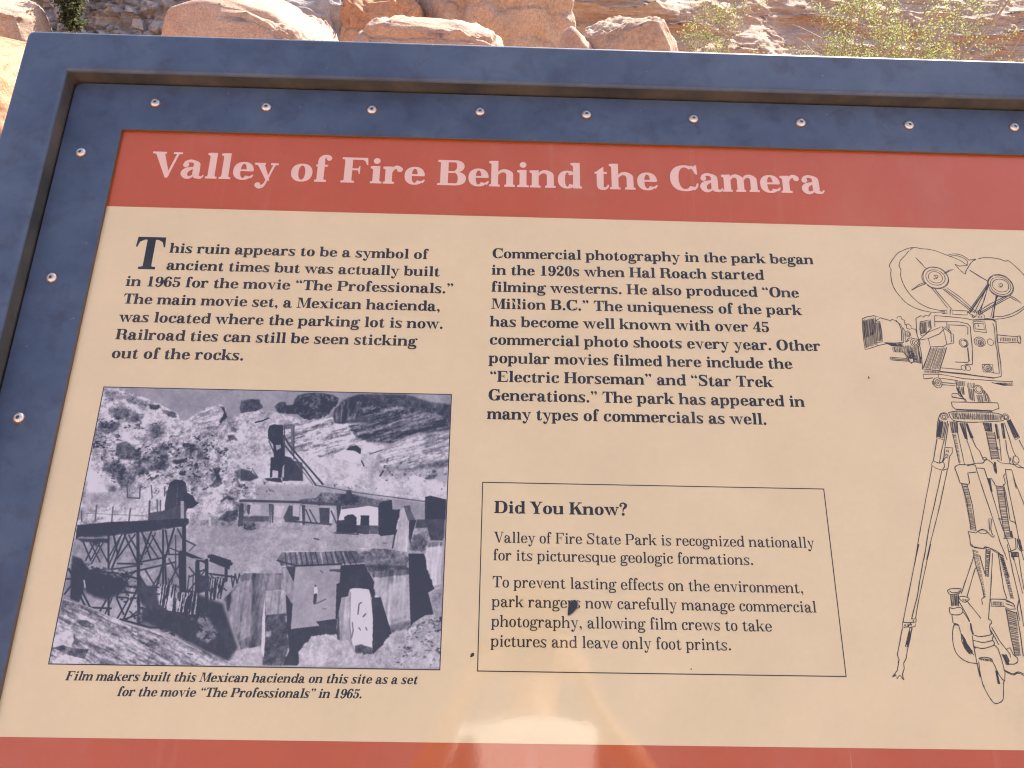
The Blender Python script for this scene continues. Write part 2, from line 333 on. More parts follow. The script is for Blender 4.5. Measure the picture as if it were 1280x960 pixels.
def glyph(ch, bold):
    A = (ADV_B if bold else ADV_R)[ch]
    g = Glyph(bold, A/ADV_B[ch]); S, C, t, H = g.S, g.C, g.t, g.H
    o = 12
    T = 737; K = 722; ht = t*1.15
    def arch(x0, x1, top=H, foot=True):
        # from the stem centred x0 over into the stem centred x1
        g.stroke([(x0+S*.35/g.kx, top-150, t*.8), (x0+(x1-x0)*.42, top-52, t*1.5), (x0+(x1-x0)*.72, top-S*.24, S*.60), (x1-S*.06, top-118, S*.96), (x1, top-190, S)])
        g.st(x1, 0, top-189, S)
        if foot: g.slab(x1, S, 0)
    if ch == 'n':
        g.st(145, 0, H, S); g.slab(145, S, 0); g.flag(145, S, H+4); arch(145, 520)
    elif ch == 'm':
        g.st(145, 0, H, S); g.slab(145, S, 0, r=36); g.flag(145, S, H+4); arch(145, 478, foot=False); g.slab(478, S, 0, l=36, r=36); arch(478, 810, foot=False); g.slab(810, S, 0, l=36)
    elif ch == 'h':
        g.st(145, 0, T, S); g.slab(145, S, 0); g.flag(145, S, T); arch(145, 520)
    elif ch == 'r':
        g.st(145, 0, H, S); g.slab(145, S, 0, r=60); g.flag(145, S, H+4)
        g.stroke([(205, H-180, t*.8), (245, H-75, t*1.3), (320, H-16, t*1.8), (410, H-40, t*2)]); g.ball(412, H-76, g.B*1.08)
    elif ch == 'u':
        g.st(150, 130, H, S); g.flag(150, S, H)
        g.stroke([(150, 160, S), (156, 95, S*.96), (205, 32+S*.06, S*.55), (290, 20, t*1.4), (400, 55, t), (470, 130, t*.8)])
        g.st(520, 0, H, S); g.flag(520, S, H); g.bar(520, 640, 0); g.tri((560, t), (600, t), (560, t+26))
    elif ch in 'il':
        y = H+4 if ch == 'i' else T
        g.st(188, 0, y, S); g.slab(188, S, 0, l=56, r=56); g.flag(188, S, y, 62)
        if ch == 'i': g.ball(185, 640, g.B*1.2)
    elif ch == 'o':
        g.ring(305, H/2, 262, H/2+o, S*1.04, t*1.05)
    elif ch == 'e':
        g.ring(292, H/2, 250, H/2+o, S*1.04, t*1.05, 0, 322); g.bar(160, 540-(20 if bold else 8), H/2-t*.2, t)
        g.stroke([(470, 62, t*1.5), (520, 110, t*.9), (535, 140, t*.7)])
    elif ch == 'c':
        g.ring(290, H/2, 250, H/2+o, S*1.04, t*1.05, 62, 322); g.ball(432, H-118, g.B*1.1)
        g.stroke([(385, H-6, t*1.3), (455, H-50, t*1.8), (475, H-100, t*2)])
        g.stroke([(465, 58, t*1.5), (505, 105, t*.9), (520, 140, t*.7)])
    elif ch == 'a':
        g.ball(128, H-118, g.B*1.05); g.stroke([(96, H-118, t*.9), (120, H-50, t*1.4), (215, H-8, t*1.5), (320, H-28, S*.5), (388, H-92, S*.92), (400, H-160, S)])
        g.st(400, 95, H-158, S); g.stroke([(400, 110, S), (412, 60, S*.85), (452, 14+t*.4, t*2), (520, 14, t*1.3), (575, 52, t*.8), (588, 90, t*.7)])
        g.stroke([(375, 288, t), (270, 268, t*1.6), (165, 215, S*.8), (118, 130, S), (150, 45, S*.75), (225, 6, t*1.6), (310, 40, t*1.1), (380, 120, t*.8)])
    elif ch in 'bpdq':
        right = ch in 'bp'; X = 140 if right else ADV_B[ch]-150
        if ch == 'b': g.st(X, 20, T, S); g.flag(X, S, T); g.raw([(X*g.kx-S/2, 22), (X*g.kx-S/2, -6), (X*g.kx-S/2+14, -6), (X*g.kx+20, 22)])
        if ch == 'p': g.st(X, -205, H, S); g.slab(X, S, -205, l=56, r=56); g.flag(X, S, H+4)
        if ch == 'd': g.st(X, 0, T, S); g.flag(X, S, T); g.bar(X, X+S/2/g.kx+48, 0); g.tri((X+S/2/g.kx-1, t), (X+S/2/g.kx+30, t), (X+S/2/g.kx-1, t+26))
        if ch == 'q': g.st(X, -205, H, S); g.slab(X, S, -205, l=56, r=56)
        W = 232
        if right: g.ring(X+S*.12/g.kx+212, H/2, W, H/2+o, S*1.02, t*1.05, -145, 145)
        else: g.ring(X-S*.12/g.kx-212, H/2, W, H/2+o, S*1.02, t*1.05, 35, 325)
        e = 1 if right else -1
        g.stroke([(X+e*S*.3/g.kx, 105, t*.7), (X+e*(S*.5/g.kx+22), 52, t*.9), (X+e*(S*.5/g.kx+70), 14, t)])
        g.stroke([(X+e*S*.3/g.kx, H-105, t*.7), (X+e*(S*.5/g.kx+22), H-52, t*.9), (X+e*(S*.5/g.kx+70), H-14, t)])
    elif ch == 'f':
        g.st(175, 0, 600, S); g.slab(175, S, 0, l=52, r=70); g.bar(50, 345, H-t)
        g.stroke([(175, 595, S), (185, 660, S*.85), (235, 722, t*1.9), (305, 738, t*1.4), (360, 705, t*2)]); g.ball(357, 676, g.B)
    elif ch == 't':
        g.st(178, 95, H+20, S); g.bar(40, 350, H-t); g.tri((178-S/2/g.kx, H-10), (178+S/2/g.kx, H-10), (178+S/2/g.kx, H+150), (160, H+75), (95, H+12), (60, H-8))
        g.stroke([(178, 110, S), (188, 55, S*.85), (235, 10+t*.3, t*2), (305, 14, t*1.3), (365, 70, t), (380, 125, t*.75)])
    elif ch == 's':
        g.stroke([(408, H-70, t*.9), (340, H-22, t*1.2), (240, H+o-t*.55, t*1.3), (140, H-45, S*.62), (112, H-118, S*.72), (180, H-190, S*.82), (300, 205, S*.86), (390, 140, S*.74), (368, 50, S*.6), (262, -o+t*.6, t*1.3), (150, 22, t*1.2), (82, 78, t)])
        g.stroke([(425, H, t*.7), (424, H-60, t*1.0), (416, H-140, t*.7)]); g.stroke([(60, -6, t*.7), (62, 60, t*1.1), (60, 155, t*.7)])
    elif ch in 'vwy':
        def vee(x0, x1, xb, S1=S*1.06):
            g.raw([((x0-0)*g.kx-S1*.52, H), (x0*g.kx+S1*.52, H), (xb*g.kx+S1*.42, 0 if ch != 'y' else -8), (xb*g.kx-10, -8), ])
            g.stroke([(x1, H, t), (xb+8, 0, t)]); g.slab(x0, S1, H, -1, l=44, r=40, br=10); g.slab(x1, t, H, -1, l=75, r=62, br=10)
        if ch == 'v': vee(138, 498, 322)
        if ch == 'w': vee(128, 450, 290); vee(450, 790, 610)
        if ch == 'y':
            vee(138, 500, 332)
            g.stroke([(336, 0, t), (300, -95, t*1.1), (250, -165, t*1.6), (180, -190, t*1.9), (130, -170, t*2)]); g.ball(132, -140, g.B*1.05)
    elif ch == 'x':
        g.raw([(130*g.kx-S*.6, H), (130*g.kx+S*.6, H), (480*g.kx+S*.6, 0), (480*g.kx-S*.6, 0)]); g.slab(135, S*1.1, H, -1, br=8); g.slab(475, S*1.1, 0, br=8)
        g.stroke([(490, H, t), (120, 0, t)]); g.slab(490, t, H, -1, l=80, r=56, br=10); g.slab(120, t, 0, l=56, r=85, br=10)
    elif ch == 'z':
        g.bar(55, 480, H-t); g.bar(45, 490, 0); g.raw([(480*g.kx-S*1.15, H-5), (480*g.kx, H-5), (45*g.kx+S*1.15, 5), (45*g.kx, 5)])
        g.tri((55, H), (52, H-150), (80, H-150), (115, H-t)); g.tri((490, 0), (495, 160), (465, 160), (430, t))
    elif ch == 'k':
        g.st(145, 0, T, S); g.slab(145, S, 0, r=34); g.flag(145, S, T)
        g.stroke([(500, H-10, t), (200, 195, t)]); g.slab(500, t, H, -1, l=95, r=75, br=8)
        x0, x1 = 318*g.kx, 520*g.kx; g.raw([(x0-S*.55, 285), (x0+S*.45, 330), (x1+S*.6, 0), (x1-S*.6, 0)]); g.slab(520, S*1.1, 0, l=36, r=50, br=8)
    elif ch == 'g':
        g.ring(262, 308, 200, 180, S*.95, t, 0, 360); g.ball(560, H-34, g.B*.9); g.stroke([(400, 410, t), (455, 470, t*1.1), (540, H+5, t*1.6)])
        g.stroke([(165, 170, t), (98, 110, t*2), (120, 45, S*.62), (240, 22, S*.80), (420, 8, S*.80), (515, -60, S*.66), (480, -150, t*1.8), (300, -195, t*1.2), (120, -172, t*1.7), (75, -100, t*2), (130, -22, t*1.1), (200, 12, t)])
    # ---- digits
    elif ch == '1':
        g.st(295, 0, 710, S*1.05); g.slab(295, S*1.05, 0, l=95, r=95); g.tri((295, 722), (295, 620), (130, 590), (130, 618), (220, 640), (260, 722)); g.st(295, 700, 722, S*1.05)
    elif ch == '0':
        g.ring(287, 355, 245, 367, S*1.05, t*1.1)
    elif ch in '69':
        def f(x, y): return (x, y) if ch == '6' else (574-x, 710-y)
        cy = 225 if ch == '6' else 485
        g.ring(*(lambda c: (c[0], c[1]))(f(292, 225)), 240, 236, S*.98, t*1.05)
        P = [(440, 640, t*1.6), (370, 700, t*1.3), (270, 690, t*2), (160, 590, S*.75), (108, 420, S*.98), (100, 230, S)]
        g.stroke([f(x, y)+(w,) for x, y, w in P]); g.ball(*f(436, 610), g.B*1.05)
    elif ch == '5':
        g.ring(270, 215, 250, 227, S*1.0, t*1.1, -135, 130)
        g.ball(112, 150, g.B*1.15); g.stroke([(70, 140, t), (95, 70, t*1.2), (160, 12, t*1.3)])
        g.stroke([(130, 345, t), (125, 540, t), (122, 700, t)]); g.raw([(110*g.kx, 722), (110*g.kx, 600), (470*g.kx, 585), (500*g.kx, 722), (470*g.kx, 705), (300*g.kx, 690)])
        g.stroke([(120, 350, t*.9), (160, 405, t), (230, 436, t)])
    elif ch == '2':
        g.ball(130, 540, g.B*1.15); g.stroke([(85, 560, t), (110, 640, t*1.3), (200, 708, t*1.3), (330, 698, S*.55), (430, 600, S*.95), (400, 450, S*.9), (290, 320, S*.6), (160, 200, t*1.6), (90, 90, t*1.1), (75, 20, t)])
        g.stroke([(85, 80, S*.55), (200, 110, S*.95), (330, 60, S*.95), (430, 60, S*.8), (490, 110, t*1.3), (505, 190, t*.8)])
    elif ch == '4':
        g.st(375, 0, 715, S); g.slab(375, S, 0, l=75, r=75); g.bar(30, 535, 180, t*1.2); g.stroke([(375, 705, t*1.4), (38, 195, t*1.2)])
    # ---- capitals
    elif ch in 'FEPBDRKH':
        X = 190; g.st(X, 0, K, C); g.slab(X, C, 0, l=72, r=72 if ch in 'FPKHR' else 30); g.slab(X, C, K, -1, l=72, r=30 if ch in 'FEPBDR' else 72)
        if ch in 'FE':
            g.bar(X, 655, K-ht, ht); g.tri((655, K), (672, K-205), (640, K-205), (600, K-110), (540, K-ht), (600, K-ht+2)); g.bar(X, 480, K/2-5, t)
            g.tri((480, K/2+120), (480, K/2-110), (455, K/2-110), (430, K/2-20), (395, K/2+t/2-5), (430, K/2+50), (455, K/2+120))
            if ch == 'E': g.bar(X, 680, 0, ht); g.tri((680, 0), (705, 220), (673, 220), (640, 115), (570, ht-2), (640, 5))
        if ch == 'P':
            g.bar(X, 480, K-ht, ht); g.bar(X, 480, 305, t); g.ring(470, 514, 245, 208, C*1.02, ht, -90, 90)
        if ch == 'R':
            g.bar(X, 480, K-ht, ht); g.bar(X, 500, 345, t); g.ring(460, 534, 235, 188, C*1.0, ht, -90, 90)
            g.stroke([(440, 365, t), (545, 330, C*.6), (605, 240, C*.95), (615, 130, C), (650, 25, t*2), (725, 10, t*1.2), (780, 60, t), (792, 110, t*.8)])
        if ch == 'B':
            g.bar(X, 480, K-ht, ht); g.bar(X, 500, 355, t); g.bar(X, 500, 0, ht); g.ring(450, 548, 235, 174, C*.98, ht, -90, 90); g.ring(475, 193, 255, 193, C*1.06, ht, -90, 90)
        if ch == 'D':
            g.bar(X, 430, K-ht, ht); g.bar(X, 430, 0, ht); g.ring(420, 361, 365, 361, C*1.08, ht, -90, 90)
        if ch == 'H':
            g.st(680, 0, K, C); g.slab(680, C, 0, l=72, r=72); g.slab(680, C, K, -1, l=72, r=72); g.bar(X, 680, 345, t*1.1)
        if ch == 'K':
            g.stroke([(640, K-15, t*1.1), (270, 290, t*1.1)]); g.slab(640, t, K, -1, l=110, r=90, br=12)
            x0, x1 = 405*g.kx, 650*g.kx; g.raw([(x0-C*.5, 440), (x0+C*.45, 500), (x1+C*.62, 0), (x1-C*.62, 0)]); g.slab(655, C*1.15, 0, l=50, r=60, br=12)
    elif ch == 'T':
        g.st(361, 0, K, C); g.slab(361, C, 0, l=95, r=95); g.bar(45, 677, K-ht, ht)
        g.tri((45, K), (28, K-225), (60, K-225), (105, K-110), (200, K-ht-2), (200, K)); g.tri((677, K), (694, K-225), (662, K-225), (617, K-110), (522, K-ht-2), (522, K))
    elif ch in 'COG':
        if ch == 'O': g.ring(416, 361, 375, 375, C*1.12, ht)
        else:
            g.ring(410, 361, 372, 375, C*1.12, ht, 52, 318); 
            g.stroke([(560, 700, ht*1.2), (640, 640, t*1.5), (690, 500, t*.9)]); g.tri((655, 735), (715, 735), (725, 470), (690, 470), (640, 640))
            if ch == 'C': g.stroke([(610, 45, t*1.6), (690, 110, t*1.1), (725, 215, t*.9)])
            else: g.st(655, 40, 300, C); g.slab(655, C, 320, -1, l=80, r=70); g.stroke([(560, 8, t*1.4), (640, 60, t*2)])
    elif ch == 'S':
        g.stroke([(545, K-130, t), (470, K-40, t*1.3), (330, K+o-ht*.6, ht*1.2), (180, K-55, C*.6), (140, K-160, C*.78), (220, K-270, C*.9), (420, 330, C*.95), (525, 225, C*.88), (490, 80, C*.62), (340, -o+ht*.6, ht*1.2), (180, 35, t*1.5), (85, 150, t*1.1)])
        g.tri((535, 735), (580, 735), (590, 480), (560, 480), (520, 640)); g.tri((52, -14), (100, -14), (120, 90), (80, 255), (48, 255))
    elif ch == 'V':
        g.raw([(170*g.kx-C*.6, K-10), (170*g.kx+C*.58, K-10), (430*g.kx+C*.3, 60), (430*g.kx-12, -12), (410*g.kx-18, -12)]); g.stroke([(630, K-15, t*1.1), (425, -8, t*1.1)]); g.slab(165, C*1.15, K, -1, l=62, r=62, br=10); g.slab(630, t, K, -1, l=95, r=75, br=10)
    elif ch == 'Y':
        g.st(375, 0, 330, C); g.slab(375, C, 0, l=85, r=85); g.raw([(150*g.kx-C*.6, K-10), (150*g.kx+C*.58, K-10), (375*g.kx+C*.5, 320), (375*g.kx-C*.5, 300)]); g.stroke([(600, K-15, t*1.1), (385, 325, t*1.3)]); g.slab(150, C*1.15, K, -1, l=60, r=60, br=10); g.slab(600, t, K, -1, l=90, r=75, br=10)
    elif ch == 'M':
        g.st(160, 0, K, t*1.1); g.slab(160, t*1.1, 0, l=105, r=105); g.raw([(80*g.kx, K), (80*g.kx, K-t), (260*g.kx, K)]); g.raw([(150*g.kx, K), (150*g.kx+C*1.1, K), (500*g.kx+20, 40), (500*g.kx-18, 10), (470*g.kx, 20)])
        g.stroke([(745, K-10, t), (490, 20, t)]); g.st(800, 0, K, C); g.slab(800, C, 0, l=65, r=65); g.slab(800, C, K, -1, l=0, r=65); g.bar(60, 230, K-t)
    elif ch == '.': g.ball(143, 66, g.B*1.28)
    elif ch == ',':
        g.ball(140, 70, g.B*1.2); g.stroke([(140+g.B*.9, 72, t*1.3), (190, -30, t*1.2), (130, -120, t*.6)])
    elif ch in '\u201c\u201d':
        for x in (140, 360):
            if ch == '\u201d': g.ball(x, 655, g.B*1.15); g.stroke([(x+g.B*.8, 655, t*1.3), (x+45, 570, t*1.1), (x-15, 490, t*.6)])
            else: g.ball(x, 560, g.B*1.15); g.stroke([(x-g.B*.8, 560, t*1.3), (x-45, 645, t*1.1), (x+15, 725, t*.6)])
    elif ch == '?':
        g.ball(245, 66, g.B*1.28); g.ball(112, 570, g.B*1.05)
        g.stroke([(72, 570, t), (95, 660, t*1.3), (200, 722, t*1.4), (320, 705, S*.6), (405, 600, S*.98), (370, 480, S*.85), (280, 390, t*2), (243, 300, t*1.1), (243, 200, t*.9)])
    return g.polys, A

_gcache = {}
def get_glyph(ch, bold):
    k = (ch, bold)
    if k not in _gcache: _gcache[k] = glyph(ch, bold)
    return _gcache[k]

def text_run(text, bold, em, p0, p1, pm=None, italic=0.0, wide=1.0):
    """Polygons of one line; its advance is fitted between p0 and p1 (baseline ends, on the panel)."""
    tot = sum(get_glyph(c, bold)[1] for c in text)
    L = math.hypot(p1[0]-p0[0], p1[1]-p0[1]); sx = L/tot; sy = em/1000.0
    gw = min(sx*1.045, sy*1.16*wide)           # glyph width scale; the rest goes to spacing
    def base(u):                          # baseline through p0, pm, p1
        if pm is None: return (p0[0]+(p1[0]-p0[0])*u, p0[1]+(p1[1]-p0[1])*u)
        l0 = 2*(u-.5)*(u-1); l1 = -4*u*(u-1); l2 = 2*u*(u-.5)
        return (p0[0]+(p1[0]-p0[0])*u, l0*p0[1]+l1*pm+l2*p1[1])
    out = []; x = 0.0
    for c in text:
        polys, adv = get_glyph(c, bold) if c != ' ' else ([], get_glyph(c, bold)[1])
        pad = (adv*sx-adv*gw)/2
        bx, by = base((x*sx+pad)/L)
        bx2, by2 = base(min(1.0, (x*sx+pad)/L+.02)); k = (by2-by)/max(1e-9, bx2-bx)
        for n, P in enumerate(polys):
            out.append([(bx+px*gw+py*sy*italic, by+py*sy+px*gw*k, n) for px, py in P])
        x += adv
    return out

# digitised layout of the print, in millimetres on the panel
LINES = [
  ('left', 1, 'his ruin appears to be a symbol of', [-382.8, 429.0, -83.5, 429.1]),
  ('left', 1, 'ancient times but was actually built', [-383.0, 407.0, -68.8, 407.1]),
  ('left', 1, 'in 1965 for the movie \u201cThe Professionals.\u201d', [-425.9, 385.2, -52.1, 385.8]),
  ('left', 1, 'The main movie set, a Mexican hacienda,', [-424.6, 363.2, -66.2, 363.3]),
  ('left', 1, 'was located where the parking lot is now.', [-425.1, 340.9, -61.9, 341.6]),
  ('left', 1, 'Railroad ties can still be seen sticking', [-425.1, 319.6, -90.5, 319.9]),
  ('left', 1, 'out of the rocks.', [-425.5, 297.2, -280.2, 298.0]),
  ('middle', 1, 'Commercial photography in the park began', [-8.9, 432.7, 370.7, 435.2]),
  ('middle', 1, 'in the 1920s when Hal Roach started', [-9.7, 411.0, 309.9, 413.2]),
  ('middle', 1, 'filming westerns. He also produced \u201cOne', [-9.2, 389.3, 348.8, 391.3]),
  ('middle', 1, 'Million B.C.\u201d The uniqueness of the park', [-8.7, 367.9, 349.7, 369.1]),
  ('middle', 1, 'has become well known with over 45', [-9.5, 345.8, 309.9, 346.9]),
  ('middle', 1, 'commercial photo shoots every year. Other', [-9.6, 323.7, 366.2, 325.1]),
  ('middle', 1, 'popular movies filmed here include the', [-9.7, 301.6, 331.7, 302.7]),
  ('middle', 1, '\u201cElectric Horseman\u201d and \u201cStar Trek', [-8.5, 279.6, 307.7, 280.4]),
  ('middle', 1, 'Generations.\u201d The park has appeared in', [-9.3, 258.0, 340.7, 258.3]),
  ('middle', 1, 'many types of commercials as well.', [-10.0, 236.6, 296.5, 236.9]),
  ('box', 0, 'Valley of Fire State Park is recognized nationally', [0.0, 104.4, 333.5, 104.8]),
  ('box', 0, 'for its picturesque geologic formations.', [-0.2, 86.5, 268.6, 86.3]),
  ('box', 0, 'To prevent lasting effects on the environment,', [-0.2, 59.8, 317.3, 59.1]),
  ('box', 0, 'park rangers now carefully manage commercial', [-0.4, 40.8, 328.6, 40.4]),
  ('box', 0, 'photography, allowing film crews to take', [-0.5, 21.8, 281.3, 21.4]),
  ('box', 0, 'pictures and leave only foot prints.', [-0.7, 3.1, 239.1, 2.9]),
  ('heading', 1, 'Did You Know?', [-0.0, 134.7, 139.5, 134.8]),
  ('caption', 1, 'Film makers built this Mexican hacienda on this site as a set', [-408.4, -33.6, -70.7, -32.4]),
  ('caption', 1, 'for the movie \u201cThe Professionals\u201d in 1965.', [-356.8, -47.0, -123.2, -45.9])]
TITLE = [-420.6, 530.5, 394.0, 532.7, 529.9]
DROP = [-422.1, 407.0, -388.4, 448.8]
